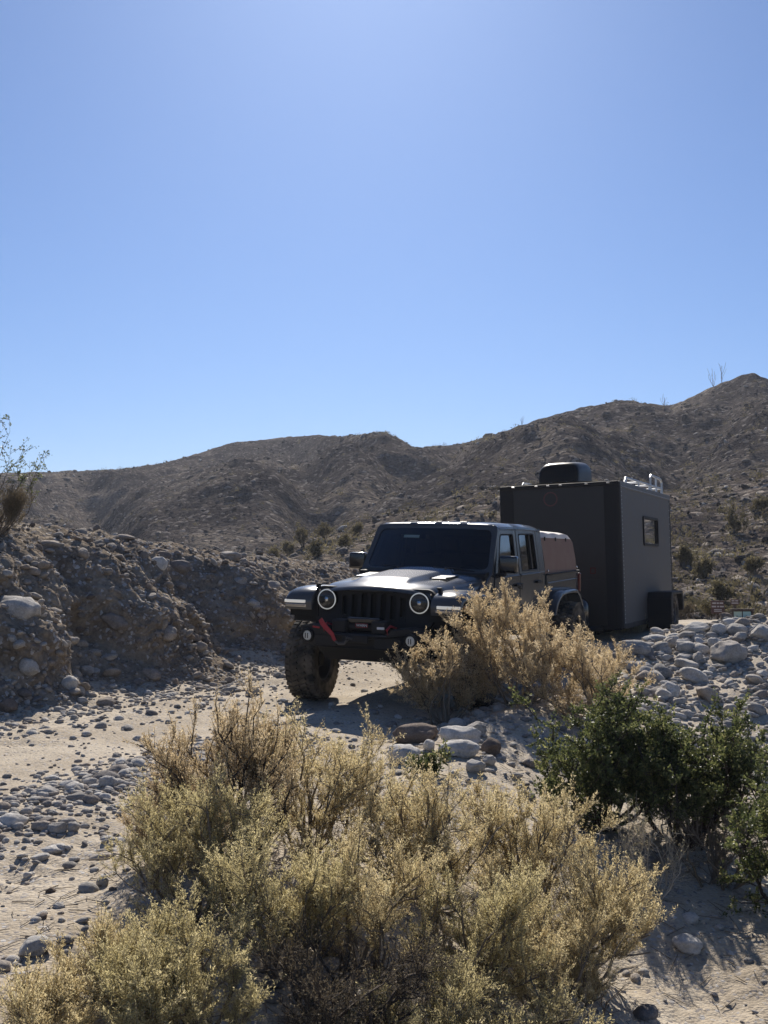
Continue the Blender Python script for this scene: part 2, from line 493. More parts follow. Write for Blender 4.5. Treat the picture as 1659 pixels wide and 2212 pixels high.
# the ground behind the camera
bk = MB()
xs = np.linspace(-30, 30, 31); ys = np.linspace(-30, 1.6, 17)
gx_, gy_ = np.meshgrid(xs, ys)
gz_ = np.where(gy_ > 1.5, ground_base(gx_, gy_) - 0.05, -0.75)
back_me = np_mesh('wash_floor', np.stack([gx_, gy_, gz_ - 0.02], -1).reshape(-1, 3), grid_faces(17, 31), smooth=True)
tag(link('wash_floor', back_me, M['sand']), 'sandy wash floor behind the viewer', kind='structure')

# --- eroded bank on the left of the track
ns, nw = 520, 190
ss = np.linspace(-4.5, 10.5, ns)
prof_t = np.array([-2.30, -2.75, -3.02, -3.20, -3.32, -3.46, -3.70, -4.10, -4.62, -5.6, -8.0, -15.0])
prof_z = np.array([-0.10, 0.09, 0.28, 0.52, 0.80, 1.06, 1.32, 1.60, 1.80, 1.90, 1.95, 1.6])
prof_w = np.array([0.0, 0.09, 0.18, 0.28, 0.38, 0.48, 0.58, 0.70, 0.78, 0.86, 0.95, 1.0])
ww = np.linspace(0, 1, nw)
pt = np.interp(ww, prof_w, prof_t); pz = np.interp(ww, prof_w, prof_z)
k5 = np.ones(7) / 7
pt = np.concatenate([pt[:3], np.convolve(pt, k5, 'valid'), pt[-3:]]); pz = np.concatenate([pz[:3], np.convolve(pz, k5, 'valid'), pz[-3:]])
Sg, Wg = np.meshgrid(ss, ww, indexing='ij')
H = np.interp(ss, [-5, 0.0, 1.0, 3.0, 5.0, 8.0, 11.0], [1.98, 1.86, 1.80, 1.60, 1.42, 1.2, 1.1]) / 1.80
face = np.exp(-((Wg - 0.42) / 0.30) ** 2)
but = 0.16 * np.sin(Sg * 2.1 + 0.4) + 0.26 * fbm(Sg * 0.9, 0.5 + Wg * 0.6, 0, 41, 3)
but = but + 0.38 * np.exp(-((Sg + 1.2) / 0.45) ** 2) - 0.42 * np.exp(-((Sg - 0.0) / 0.4) ** 2) + 0.30 * np.exp(-((Sg - 1.7) / 0.5) ** 2) - 0.25 * np.exp(-((Sg - 2.5) / 0.35) ** 2) + 0.22 * np.exp(-((Sg - 3.4) / 0.4) ** 2)
Tg = pt[None, :] + (0.12 + 0.88 * face) * but * 0.85
Zg = pz[None, :] * H[:, None] + ground_base(*from_st(Sg * 1.0, -2.3 + 0 * Sg)) * 0.8
rough = (0.25 + face)
dn = 0.17 * fbm(Sg * 1.9, Zg * 1.7, 3.0, 51, 4) + 0.07 * fbm(Sg * 6, Zg * 6, 1.0, 61, 3)
# undercut bands of harder and softer gravel
dn = dn + 0.07 * np.sin(Zg * 9 + 2.2 * fbm(Sg * 0.8, Zg * 0.4, 0, 71, 2)) * face
Tg = Tg + dn * rough * 0.75
Zg = Zg + (0.05 * fbm(Sg * 2.3, Tg * 2.3, 0, 81, 4) + 0.03 * fbm(Sg * 8, Tg * 8, 0, 82, 2)) * sstep(0.05, 0.2, Wg)
Xb, Yb = from_st(Sg, Tg)
bank_V = np.stack([Xb, Yb, Zg], -1)
bank_me = np_mesh('eroded_bank', bank_V.reshape(-1, 3), grid_faces(ns, nw)[:, ::-1], smooth=True)
bank = link('eroded_bank', bank_me, M['bank'])
tag(bank, 'eroded gravel bank full of cobbles beside the track', kind='structure')
bank_N = np.cross(np.gradient(bank_V, axis=0), np.gradient(bank_V, axis=1))
bank_N /= np.linalg.norm(bank_N, axis=-1, keepdims=True) + 1e-9
bank_N *= np.sign(np.sum(bank_N * np.array([BY * 0.6, -BX * 0.6 - 0.3, 0.7]), -1, keepdims=True))

# --- hills: skyline bearings and elevations read off the horizon
def ang(px): return (np.asarray(px, float) - 829.5) / 2400.0
ridge_px = [-1000, -500, 0, 150, 260, 350, 430, 500, 600, 690, 740, 790, 830, 860, 895, 985, 1050, 1150, 1250, 1340, 1400, 1455, 1500, 1560, 1620, 1659, 1750, 1900, 2300, 2700]
ridge_y = [1060, 1035, 1022, 1017, 1013, 1000, 978, 955, 945, 938, 942, 936, 931, 946, 967, 960, 945, 910, 882, 864, 868, 876, 855, 825, 802, 812, 850, 840, 880, 900]
near_px = [-1000, 0, 250, 400, 560, 700, 850, 1000, 1150, 1300, 1450, 1560, 1659, 1850, 2200, 2700]
near_y = [1205, 1215, 1222, 1216, 1196, 1152, 1112, 1065, 1045, 1062, 1064, 1036, 1008, 985, 1000, 1020]
nr2, nc2 = 400, 620
a2 = np.linspace(-0.78, 0.78, nc2)
px2 = a2 * 2400 + 829.5
ry = np.interp(px2, ridge_px, ridge_y); ny = np.interp(px2, near_px, near_y)
def smooth1(v, n):
    k = np.hanning(n + 2)[1:-1]; k /= k.sum()
    return np.convolve(np.pad(v, n // 2, 'edge'), k, 'valid')[:len(v)]
ry = smooth1(ry, 5); ny = smooth1(ny, 21)
R1 = 64.0 + 10 * vnoise(a2 * 6, a2 * 0, 0, 91)
R2 = np.interp(px2, [-1000, 0, 600, 895, 1300, 1659, 2700], [260, 235, 215, 185, 160, 135, 130])
Z1 = EYE + (1232 - ny) / 2400 * R1
Z2 = EYE + (1232 - ry) / 2400 * R2
q = np.linspace(0, 1, nr2)
Yh = np.empty((nr2, nc2)); Zh = np.empty((nr2, nc2))
n1, n2 = 170, 190
for j in range(nr2):
    if j < n1:
        f = j / n1
        y_ = 26 * (R1 / 26) ** f
        p = (y_ - 26) / (R1 - 26)
        z_ = 0.12 + (Z1 - 0.12) * (0.55 * p + 0.45 * p * p * (3 - 2 * p))
        amp = 0.9 * np.sin(np.pi * np.clip(p, 0, 1)) ** 0.7
        g = np.zeros(nc2)
    elif j < n1 + n2:
        f = (j - n1) / (n2 - 1)
        y_ = R1 * (R2 / R1) ** f
        p = (y_ - R1) / (R2 - R1)
        dip = -2.2 * np.sin(np.pi * np.clip(p / 0.3, 0, 1)) * (p < 0.3)
        z_ = Z1 + (Z2 - Z1) * (0.35 * p + 0.65 * p ** 0.8) * 1.0 + dip
        amp = 2.0 * np.sin(np.pi * np.clip(p, 0, 1)) ** 0.6
        xx = a2 * y_
        wv = 7 * vnoise(xx / 26, y_ / 40, 0, 95)
        g = -(1 - np.abs(vnoise((xx + wv + 0.28 * y_) / 15, y_ / 95, 0, 97))) ** 1.5 * 2.6 - (1 - np.abs(vnoise((xx - 0.45 * y_ + wv) / 34, y_ / 120, 0, 99))) ** 1.6 * 3.6
        g = 1.7 * (g + 2.4) * np.sin(np.pi * np.clip(p, 0, 1)) ** 0.8
        # the two steep ravines of the left hill
        for px_, w_, dp in ((190, 55, 4.5), (650, 70, 4.5)):
            g = g - dp * np.exp(-((px2 - px_ - 90 * (0.6 - p)) / w_) ** 2) * np.sin(np.pi * np.clip(p * 1.05, 0, 1))
    else:
        f = (j - n1 - n2 + 1) / (nr2 - n1 - n2)
        y_ = R2 * (1 + 0.9 * f)
        z_ = Z2 * (1 - f) ** 1.3 - 3.0 * f
        amp = 2.0 * f; g = np.zeros(nc2)
    xx = a2 * y_
    nzv = fbm(xx / 9, y_ / 9, 0, 101, 5, 0.55)
    Yh[j] = y_
    Zh[j] = z_ + amp * 0.45 * nzv + g + 0.16 * fbm(xx / 1.3, y_ / 1.3, 0, 103, 2)
    if j < n1 + n2 - 1:
        Zh[j] = np.minimum(Zh[j], EYE + (1232 - ry) / 2400 * y_ - 0.12 * (R2 - y_) / 20)
Xh = a2[None, :] * Yh
hill_V = np.stack([Xh, Yh, Zh], -1)
lit_w = np.repeat(np.where(np.arange(nr2) < n1, np.clip((n1 - np.arange(nr2)) / 45.0, 0, 1), 0.0)[:, None], nc2, 1) * sstep(300, 700, px2)[None, :]  # near slope painted lighter, as if more sunlit
hill_me = np_mesh('hillside', hill_V.reshape(-1, 3), grid_faces(nr2, nc2), lit_w.ravel(), smooth=True)
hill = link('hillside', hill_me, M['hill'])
tag(hill, 'dark rocky desert hills behind the vehicles', kind='structure')

def bvh_of(me):
    V = [v.co.copy() for v in me.vertices]
    return BVHTree.FromPolygons(V, [tuple(p.vertices) for p in me.polygons])
BV_G, BV_B, BV_H = bvh_of(ground_me), bvh_of(bank_me), bvh_of(hill_me)
_cp, _sp = math.cos(PITCH), math.sin(PITCH)
def sight(px, py, which='gb'):
    """the point of the terrain seen in that direction, and its surface normal"""
    dx, dz = (px - 829.5) / 2400.0, -(py - 1106) / 2400.0
    d = Vector((dx, _cp - dz * _sp, _sp + dz * _cp)).normalized()
    best = None
    for k, b in (('g', BV_G), ('b', BV_B), ('h', BV_H)):
        if k in which:
            h = b.ray_cast(Vector((0, 0, EYE)), d)
            if h[0] is not None and (best is None or h[3] < best[2]):
                n = h[1] if h[1].dot(d) < 0 else -h[1]
                best = (h[0], n, h[3])
    if best is None and py < 1700:
        return sight(px, py + 3, which)
    return best
def surf(x, y, z0=6.0, which='gb'):
    best = None
    for k, b in (('g', BV_G), ('b', BV_B), ('h', BV_H)):
        if k in which:
            h = b.ray_cast(Vector((x, y, z0 + 60)), Vector((0, 0, -1)))
            if h[0] is not None and (best is None or h[0].z > best):
                best = h[0].z
    return best if best is not None else -0.6
# ------------------------------------------------------------------ stones
def ico(sub):
    bm = bmesh.new(); bmesh.ops.create_icosphere(bm, subdivisions=sub, radius=1.0)
    V = np.array([v.co for v in bm.verts]); F = np.array([[v.index for v in f.verts] for f in bm.faces]); bm.free()
    return V, F
def stone_shape(seed, sub=3, angular=0.3, flat=0.6, long=1.3):
    V, F = ico(sub)
    g = np.random.default_rng(seed)
    o = g.uniform(0, 50, 3)
    V = V.copy()
    # a few blunt facets, then worn relief
    for _ in range(int(3 + 9 * angular)):
        n = g.normal(size=3); n /= np.linalg.norm(n)
        c = g.uniform(0.62, 0.92)
        dd = V @ n - c
        V = V - np.clip(dd, 0, None)[:, None] * n * g.uniform(0.55, 0.95)
    r = 1 + 0.15 * fbm(V[:, 0] * 1.1 + o[0], V[:, 1] * 1.1 + o[1], V[:, 2] * 1.1 + o[2], seed, 2) + 0.07 * fbm(V[:, 0] * 3.2 + o[1], V[:, 1] * 3.2, V[:, 2] * 3.2, seed + 5, 3)
    V = V * r[:, None]
    V = V * np.array([long, 1.0, flat]) / 1.0
    m = np.abs(V).max(0)
    return V / m * np.array([1.0, 1.0 / long, flat / long]), F
N_ST = 14
STONES_HI = [stone_shape(100 + i, 4, 0.28 + 0.1 * (i % 6), 0.55 + 0.05 * (i % 5), 1.15 + 0.1 * (i % 4)) for i in range(N_ST)]
STONES_LO = [stone_shape(300 + i, 2, 0.25 + 0.1 * (i % 6), 0.5 + 0.06 * (i % 6), 1.1 + 0.12 * (i % 4)) for i in range(N_ST)]
STONES_MID = [stone_shape(500 + i, 3, 0.25 + 0.12 * (i % 6), 0.5 + 0.06 * (i % 6), 1.1 + 0.12 * (i % 4)) for i in range(N_ST)]
STONES_TINY = [stone_shape(700 + i, 1, 0.2, 0.5 + 0.06 * (i % 6), 1.2) for i in range(N_ST)]
_stone_mesh = {}
def stone_mesh(kind, i, mat):
    k = (kind, i, mat)
    if k not in _stone_mesh:
        V, F = {'hi': STONES_HI, 'mid': STONES_MID, 'lo': STONES_LO}[kind][i % N_ST]
        me = np_mesh('stone_shape', V, F, smooth=True); me.materials.append(M[mat])
        _stone_mesh[k] = me
    return _stone_mesh[k]
def put_stone(name, pos, size, rz=0.0, tilt=(0, 0), kind='mid', i=0, mat='rock', parent=None, flat=1.0):
    o = bpy.data.objects.new(name, stone_mesh(kind, i, mat))
    COL.objects.link(o)
    o.location = pos; o.rotation_euler = (tilt[0], tilt[1], rz)
    o.scale = (size, size, size * flat)
    tv = float(rng.uniform(0, 0.999)); o.color = (tv, tv, tv, 1.0)
    if parent is not None:
        o.parent = parent
    return o
def rot_stack(ax, ay, az):
    ca, sa, cb, sb, cc, sc = np.cos(ax), np.sin(ax), np.cos(ay), np.sin(ay), np.cos(az), np.sin(az)
    R = np.empty((len(ax), 3, 3))
    R[:, 0, 0] = cb * cc; R[:, 0, 1] = sa * sb * cc - ca * sc; R[:, 0, 2] = ca * sb * cc + sa * sc
    R[:, 1, 0] = cb * sc; R[:, 1, 1] = sa * sb * sc + ca * cc; R[:, 1, 2] = ca * sb * sc - sa * cc
    R[:, 2, 0] = -sb; R[:, 2, 1] = sa * cb; R[:, 2, 2] = ca * cb
    return R
def stone_mass(name, P, size, shapes, mat, tiltamp=0.4, parent=None, flat=None):
    """many stones joined in one mesh"""
    n = len(P)
    R = rot_stack(rng.normal(0, tiltamp, n), rng.normal(0, tiltamp, n), rng.uniform(0, 6.283, n))
    Vs, Fs, Ts = [], [], []; off = 0
    pick = rng.integers(0, len(shapes), n); tv = rng.uniform(0, 1, n)
    for i in range(len(shapes)):
        idx = np.nonzero(pick == i)[0]
        if not len(idx): continue
        V, F = shapes[i]
        W = np.einsum('nij,vj->nvi', R[idx], V) * size[idx][:, None, None] + P[idx][:, None, :]
        Vs.append(W.reshape(-1, 3))
        Fs.append((F[None] + (np.arange(len(idx)) * len(V))[:, None, None]).reshape(-1, 3) + off)
        Ts.append(np.repeat(tv[idx], len(V))); off += len(idx) * len(V)
    me = np_mesh(name, np.concatenate(Vs), np.concatenate(Fs), np.concatenate(Ts), smooth=True)
    o = link(name, me, M[mat], parent)
    return o

# --- cobbles bedded in the bank
def bank_pts(n, s0, s1, w0, w1, sizes, sink=0.35, topbias=None):
    si = rng.uniform(0, 1, n) * (s1 - s0) + s0
    wi = rng.uniform(w0, w1, n)
    i = np.clip(np.searchsorted(ss, si), 1, ns - 2); j = np.clip((wi * (nw - 1)).astype(int), 1, nw - 2)
    P = bank_V[i, j] + bank_N[i, j] * (sizes * (0.5 - sink))[:, None] + rng.normal(0, 0.01, (n, 3))
    return P
def lens_mask(s, w, seed):       # stones come in lenses and bands
    return vnoise(s * 1.3, w * 9, 0, seed)
nb = 3800
sz = np.clip(rng.lognormal(math.log(0.030), 0.40, nb), 0.014, 0.085)
P = bank_pts(nb, -2.5, 9.5, 0.02, 0.86, sz)
s_, t_ = to_st(P[:, 0], P[:, 1])
keep = (lens_mask(s_, P[:, 2] * 0.45, 5) + 0.55 * (P[:, 2] > 1.3) + rng.uniform(-0.5, 0.5, nb)) > 0.10
small = stone_mass('small_cobble', P[keep], sz[keep], STONES_LO, 'rock_bank', 0.6, bank)
tag(small, kind='stuff')
nb2 = 5500
sz = np.clip(rng.lognormal(math.log(0.014), 0.35, nb2), 0.006, 0.03)
P = bank_pts(nb2, -2.5, 9.0, 0.0, 0.86, sz, 0.4)
tag(stone_mass('gravel', P, sz, STONES_TINY, 'rock_bank', 0.6, bank), kind='stuff')
nc_ = 0
while nc_ < 285:
    si = rng.uniform(-1.9, 5.6); wi = rng.uniform(0.05, 0.84)
    if rng.uniform() > (0.45 + 0.55 * (wi > 0.66) + 0.3 * (wi < 0.25)): continue
    r = float(np.clip(rng.lognormal(math.log(0.058), 0.32), 0.035, 0.15))
    i = int(np.clip(np.searchsorted(ss, si), 1, ns - 2)); j = int(wi * (nw - 1))
    p = bank_V[i, j] + bank_N[i, j] * r * 0.18
    put_stone('cobble', p, r, rng.uniform(0, 6.28), (rng.normal(0, 0.3), rng.normal(0, 0.3)), 'mid', int(rng.integers(0, N_ST)), 'rock_bank', bank)
    nc_ += 1

# --- boulders with a place of their own: (picture x, y of the centre, width px, height px, turn, tilt, material, label)
def boulder(px, py, w, h, label, rz=0.0, tilt=(0, 0), mat='rock', which='gb', i=0, sink=0.25, group=None, name='boulder'):
    hit = sight(px, py + h * 0.30, which)
    p, n, d = hit
    m = w * d / 2400.0 / 2
    V = STONES_HI[i % N_ST][0]
    hz = (V[:, 2].max() - V[:, 2].min()) / 2 * m
    want = h * d / 2400.0 / 2
    fl = float(np.clip(want / max(hz, 1e-4), 0.6, 1.7))
    o = put_stone(name, p + Vector((0, 0.30 * m, want * (0.20 if p.x < -1.0 and p.z > 0.4 else 0.58))), m, rz, tilt, 'hi', i, mat, None, fl)
    tag(o, label, 'boulder' if m > 0.14 else 'rock', group)
    return o
BO = [
 (36, 1308, 100, 62, 'largest smooth oval boulder jutting from the left bank at the picture edge', 0.1, (0.05, 0.08), 'rock', 3),
 (342, 1212, 40, 34, 'pale rounded boulder set in the upper bank, left of a flat brown one', 0.4, (0, 0), 'rock_pale', 1),
 (388, 1219, 50, 30, 'flat-topped buff boulder beside the pale rounded one in the upper bank', 0.1, (0, 0), 'rock', 6),
 (266, 1155, 50, 14, 'flat slab lying on the crest of the left bank', 0.0, (0, 0.05), 'rock', 2),
 (495, 1196, 52, 26, 'rounded grey boulder alone on the bank crest nearest the truck', 0.3, (0, 0), 'rock', 4),
 (244, 1336, 66, 34, 'long grey stone slanting down the middle of the bank face', 0.15, (0, 0.42), 'rock', 5),
 (518, 1252, 36, 20, 'oval stone poking out of the bank crest left of the truck mirror', 0.2, (0, 0.1), 'rock', 7),
 (545, 1300, 34, 24, 'rounded knob of stone overhanging the hollow in the bank by the truck', 0.9, (0, 0.1), 'rock', 8),
 (60, 1442, 44, 40, 'blocky stone resting on the talus below the big oval boulder', 0.7, (0.2, 0.2), 'rock', 0),
 (105, 1172, 62, 16, 'long thin slab along the bank crest at the left', 0.1, (0, 0.04), 'rock', 2),
 (325, 1458, 44, 26, 'grey stone at the bank foot above the tan plume shrub', 0.2, (0, 0.3), 'rock', 9),
 (228, 1519, 42, 22, 'egg shaped stone lying alone on the sand below the bank', 0.3, (0, 0.15), 'rock', 10),
 (190, 1450, 34, 30, 'dark rounded stone on the talus apron of the bank', 0.9, (0, 0.1), 'rock', 11),
 (150, 1478, 36, 32, 'grey lump of stone at the foot of the talus, left of the egg shaped one', 1.3, (0.2, 0.1), 'rock', 12),
 (15, 1528, 40, 34, 'dark broken block at the bank foot on the picture edge', 0.4, (0.2, 0.3), 'rock_brown', 13),
 # the heap at the road edge
 (902, 1589, 104, 48, 'brown boulder at the back left of the roadside heap', 0.1, (0, 0), 'rock_brown', 6),
 (874, 1633, 78, 46, 'pale boulder at the front left of the roadside heap', 0.2, (0, 0), 'rock_pale', 3),
 (928, 1612, 36, 40, 'small upright pale stone wedged in the middle of the heap', 0.9, (0.5, 0.2), 'rock_pale', 11),
 (998, 1592, 98, 44, 'broad pale boulder at the back right of the heap', 0.0, (0, 0.15), 'rock_pale', 7),
 (993, 1622, 92, 40, 'pale oblong boulder at the front right of the heap', 0.0, (0, -0.05), 'rock_pale', 1),
 (986, 1565, 48, 26, 'small lumpy stone on top behind the heap', 0.5, (0, 0), 'rock', 9),
 (1030, 1577, 50, 36, 'grey stone half hidden behind the right end of the heap', 0.3, (0, 0), 'rock', 10),
 (1063, 1618, 44, 44, 'dark stone at the right end of the heap', 0.8, (0.2, 0), 'rock_brown', 12),
 (1026, 1656, 46, 32, 'pale stone low in front of the heap beside the yellow shrub', 0.3, (0, 0), 'rock_pale', 4),
 (1056, 1644, 32, 28, 'small grey stone between the dark and the low pale one', 0.6, (0, 0), 'rock', 5),
 (1144, 1650, 36, 24, 'grey stone in the shade left of the green bush', 0.2, (0, 0), 'rock', 8),
 # the rocky shoulder on the right
 (1376, 1403, 84, 38, 'large flat grey boulder left of all on the rocky shoulder', 0.1, (0, 0.1), 'rock', 6),
 (1486, 1399, 54, 28, 'domed boulder in the middle of the rocky shoulder', 0.3, (0, 0), 'rock', 3),
 (1547, 1390, 36, 24, 'rounded block between the domed boulder and the large angular one', 0.2, (0, 0), 'rock_pale', 0),
 (1574, 1414, 82, 52, 'large angular boulder casting a deep shadow on the right slope', 0.4, (0.1, -0.1), 'rock', 5),
 (1507, 1360, 60, 30, 'wedge shaped pale boulder on the shoulder crest right of the trailer', 0.2, (0, -0.12), 'rock_pale', 13),
 (1459, 1375, 32, 15, 'thin pale slab on the crest just right of the trailer wheel', 0.1, (0, 0), 'rock_pale', 2),
 (1419, 1379, 58, 15, 'long flat pale slab lying below the trailer wheel', 0.0, (0, 0), 'rock_pale', 2),
 (1376, 1440, 48, 24, 'overhanging brownish slab on top of two grey blocks', 0.1, (0, 0.1), 'rock', 7),
 (1395, 1464, 46, 30, 'grey block under the brownish slab', 0.4, (0, 0.1), 'rock', 8),
 (1424, 1459, 34, 24, 'slanting stone leaning right of the grey block', 0.4, (0, 0.5), 'rock', 10),
 (1454, 1494, 48, 48, 'white tilted boulder above the green bushes', 0.5, (0.4, 0.35), 'rock_pale', 11),
 (1502, 1462, 62, 36, 'long slab slanting down to the right behind the white tilted boulder', 0.1, (0, 0.6), 'rock_pale', 12),
 (1530, 1502, 62, 32, 'lowest long slab slanting down the right slope', 0.1, (0, 0.55), 'rock', 5),
 (1479, 1424, 38, 26, 'dark hollow-topped block below the domed boulder', 0.7, (0, 0), 'rock', 4),
 (1508, 1424, 32, 30, 'grey block leaning on the dark hollow-topped one', 0.9, (0.2, 0.4), 'rock', 9),
 (1452, 1391, 26, 28, 'pointed stone standing up among flat slabs', 0.5, (0.6, 0.2), 'rock', 13),
 (1438, 1407, 32, 20, 'low rounded stone left of the pointed one', 0.2, (0, 0), 'rock', 1),
 (1571, 1336, 32, 26, 'dark round boulder standing in front of the notice board', 0.5, (0, 0), 'rock_brown', 3),
 (1590, 1355, 42, 17, 'pale flat stone under the notice board', 0.1, (0, 0), 'rock_pale', 2),
 (1555, 1360, 42, 24, 'yellowish lumpy stone left of the pale flat one under the notice board', 0.2, (0, 0), 'rock_pale', 9),
 (1648, 1371, 54, 42, 'large grey boulder cut by the right picture edge', 0.4, (0, 0), 'rock', 8),
 (1336, 1421, 38, 22, 'small slab at the left foot of the shoulder beside the tall tan shrub', 0.3, (0, 0), 'rock', 0),
 (1541, 1352, 26, 16, 'small dark stone on the shoulder crest below the brown sign', 0.3, (0, 0), 'rock', 4),
 (1422, 1496, 36, 28, 'stone at the left foot of the white tilted boulder', 0.3, (0.1, 0), 'rock', 10),
 (1614, 1360, 36, 15, 'low pale stone near the right end of the shoulder crest', 0.1, (0, 0), 'rock_pale', 7),
 (1512, 1380, 34, 19, 'squat stone on the crest between the wedge and the rounded block', 0.2, (0, 0), 'rock', 6),
 (1438, 1480, 26, 24, 'small upright stone left of the white tilted boulder', 0.2, (0.3, 0), 'rock_pale', 11),
 # on the track
 (158, 1789, 30, 26, 'dark rounded stone at the right end of a row of three on the track', 0.8, (0, 0), 'rock', 3),
 (122, 1792, 46, 26, 'middle grey stone of the row of three on the track', 0.2, (0, 0), 'rock', 7),
 (88, 1787, 44, 22, 'left stone of the row of three on the track', 0.1, (0, 0), 'rock', 6),
 (232, 1692, 40, 26, 'largest pale cobble in the stony middle of the track', 0.2, (0, 0.1), 'rock_pale', 1),
 (100, 1712, 50, 20, 'flat slab on the left part of the stony middle', 0.1, (0, 0), 'rock', 2),
 (220, 1908, 26, 24, 'tan lump of stone standing alone on the near sand', 0.4, (0.2, 0), 'rock', 12),
 (70, 2050, 70, 36, 'pale flat stone half buried at the lower left beside the olive shrub', 0.3, (0, -0.2), 'rock_pale', 5),
 (110, 1838, 52, 16, 'thin pale slab on the sand below the row of three', 0.2, (0, 0), 'rock_pale', 2),
 (625, 1527, 24, 20, 'small stone beside the shadow edge at the front tyre', 0.5, (0, 0), 'rock', 3),
 (495, 1470, 26, 16, 'low stone in the truck rut left of the front tyre', 0.5, (0, 0), 'rock', 9),
 (1490, 2045, 60, 34, 'pale stone in the leaf shadows at the lower right', 0.5, (0.1, 0.2), 'rock_pale', 12),
]
for k, (px, py, w, h, lab, rz, tl, mt, i) in enumerate(BO):
    boulder(px, py, w, h, lab, rz, tl, mt, 'gb', i)

# --- loose cobbles on the stony middle of the track and elsewhere on it
def stone_label(o, r, label, med, fs, ft, group):
    tv = o.color[0]; mt = o.data.materials[0].name
    if mt == 'pale_granite': tone = 'whitish' if tv < 0.6 else 'pale grey'
    elif mt == 'brown_stone': tone = 'dark brown'
    elif mt == 'dusty_stone': tone = 'dusty brown'
    else: tone = 'mid grey' if tv < 0.2 else 'light grey' if tv < 0.45 else 'buff' if tv < 0.7 else 'tan' if tv < 0.87 else 'dark grey'
    size = 'tiny' if r < med * 0.72 else 'small' if r < med else 'fair-sized' if r < med * 1.35 else 'big'
    d = o.dimensions; shape = 'flat' if d.z < 0.5 * max(d.x, d.y) else 'long' if min(d.x, d.y) < 0.78 * max(d.x, d.y) else 'round'
    where = ('nearest' if fs < 0.25 else 'near' if fs < 0.5 else 'far' if fs < 0.75 else 'farthest') + (' left' if ft < 0.5 else ' right')
    tag(o, '%s %s %s %s, %s part' % (size, tone, shape, label, where), 'rock', group)
def patch(n, s0, s1, t0, t1, med, sd, lo, hi, label, group, kindm='mid', mats=('rock',), dens=None, name='loose_cobble'):
    k = 0
    while k < n:
        s = rng.uniform(s0, s1); t = rng.uniform(t0, t1)
        if dens is not None and rng.uniform() > dens(s, t): continue
        x, y = from_st(s, t)
        r = float(np.clip(rng.lognormal(math.log(med), sd), lo, hi))
        z = surf(x, y)
        o = put_stone(name, (x, y, z + r * rng.uniform(0.05, 0.22)), r, rng.uniform(0, 6.28), (rng.normal(0, 0.15), rng.normal(0, 0.15)), kindm, int(rng.integers(0, N_ST)), mats[int(rng.integers(0, len(mats)))])
        stone_label(o, r, label, med, (s - s0) / (s1 - s0), (t - t0) / (t1 - t0), group)
        k += 1
patch(150, -6.3, -2.4, -0.55, 0.62, 0.048, 0.33, 0.025, 0.10, 'cobble in the stony strip between the wheel tracks', 'cobbles between the wheel tracks', mats=('rock', 'rock', 'rock_pale'),
      dens=lambda s, t: math.exp(-((t - 0.03) / 0.32) ** 2))
patch(22, -5.6, -3.4, 0.35, 1.0, 0.05, 0.3, 0.03, 0.085, 'cobble on the sand of the near wheel track', 'cobbles by the near wheel track', mats=('rock_pale',))
patch(46, -2.2, 1.2, -2.6, 1.7, 0.04, 0.35, 0.02, 0.085, 'cobble in the ruts round the truck front', 'cobbles around the truck front', mats=('rock', 'rock_pale'))
patch(40, -5.0, 1.5, -2.9, -1.3, 0.05, 0.4, 0.025, 0.11, 'cobble fallen from the bank onto the track', 'cobbles below the bank')
patch(26, -6.5, -3.5, 0.9, 1.9, 0.035, 0.35, 0.018, 0.07, 'cobble on the near verge by the shrubs', 'cobbles on the near verge', mats=('rock', 'rock_brown'))
def mound(n, x0, x1, y0, y1, med, sd, lo, hi, label, group, mats, dens):
    k = 0
    while k < n:
        x = rng.uniform(x0, x1); y = rng.uniform(y0, y1)
        if rng.uniform() > dens(x, y) or float(to_st(x, y)[1]) < 1.65: continue
        r = float(np.clip(rng.lognormal(math.log(med), sd), lo, hi))
        o = put_stone('rock', (x, y, surf(x, y) + r * rng.uniform(0.12, 0.36)), r, rng.uniform(0, 6.28), (rng.normal(0, 0.25), rng.normal(0, 0.25)), 'mid', int(rng.integers(0, N_ST)), mats[int(rng.integers(0, len(mats)))])
        stone_label(o, r, label, med, (y - y0) / (y1 - y0), (x - x0) / (x1 - x0), group)
        k += 1
mound(225, 1.9, 5.6, 10.2, 13.6, 0.062, 0.45, 0.03, 0.17, 'rock of the shoulder heap right of the trailer', 'rocks of the right shoulder', ('rock', 'rock', 'rock', 'rock_bank', 'rock_pale'),
      lambda x, y: math.exp(-((y - 12.6) / 1.3) ** 2))
mound(75, 1.8, 4.6, 8.0, 11.0, 0.050, 0.40, 0.025, 0.12, 'stone on the slope below the shoulder heap', 'stones on the right slope', ('rock', 'rock', 'rock_brown'), lambda x, y: 1.0)

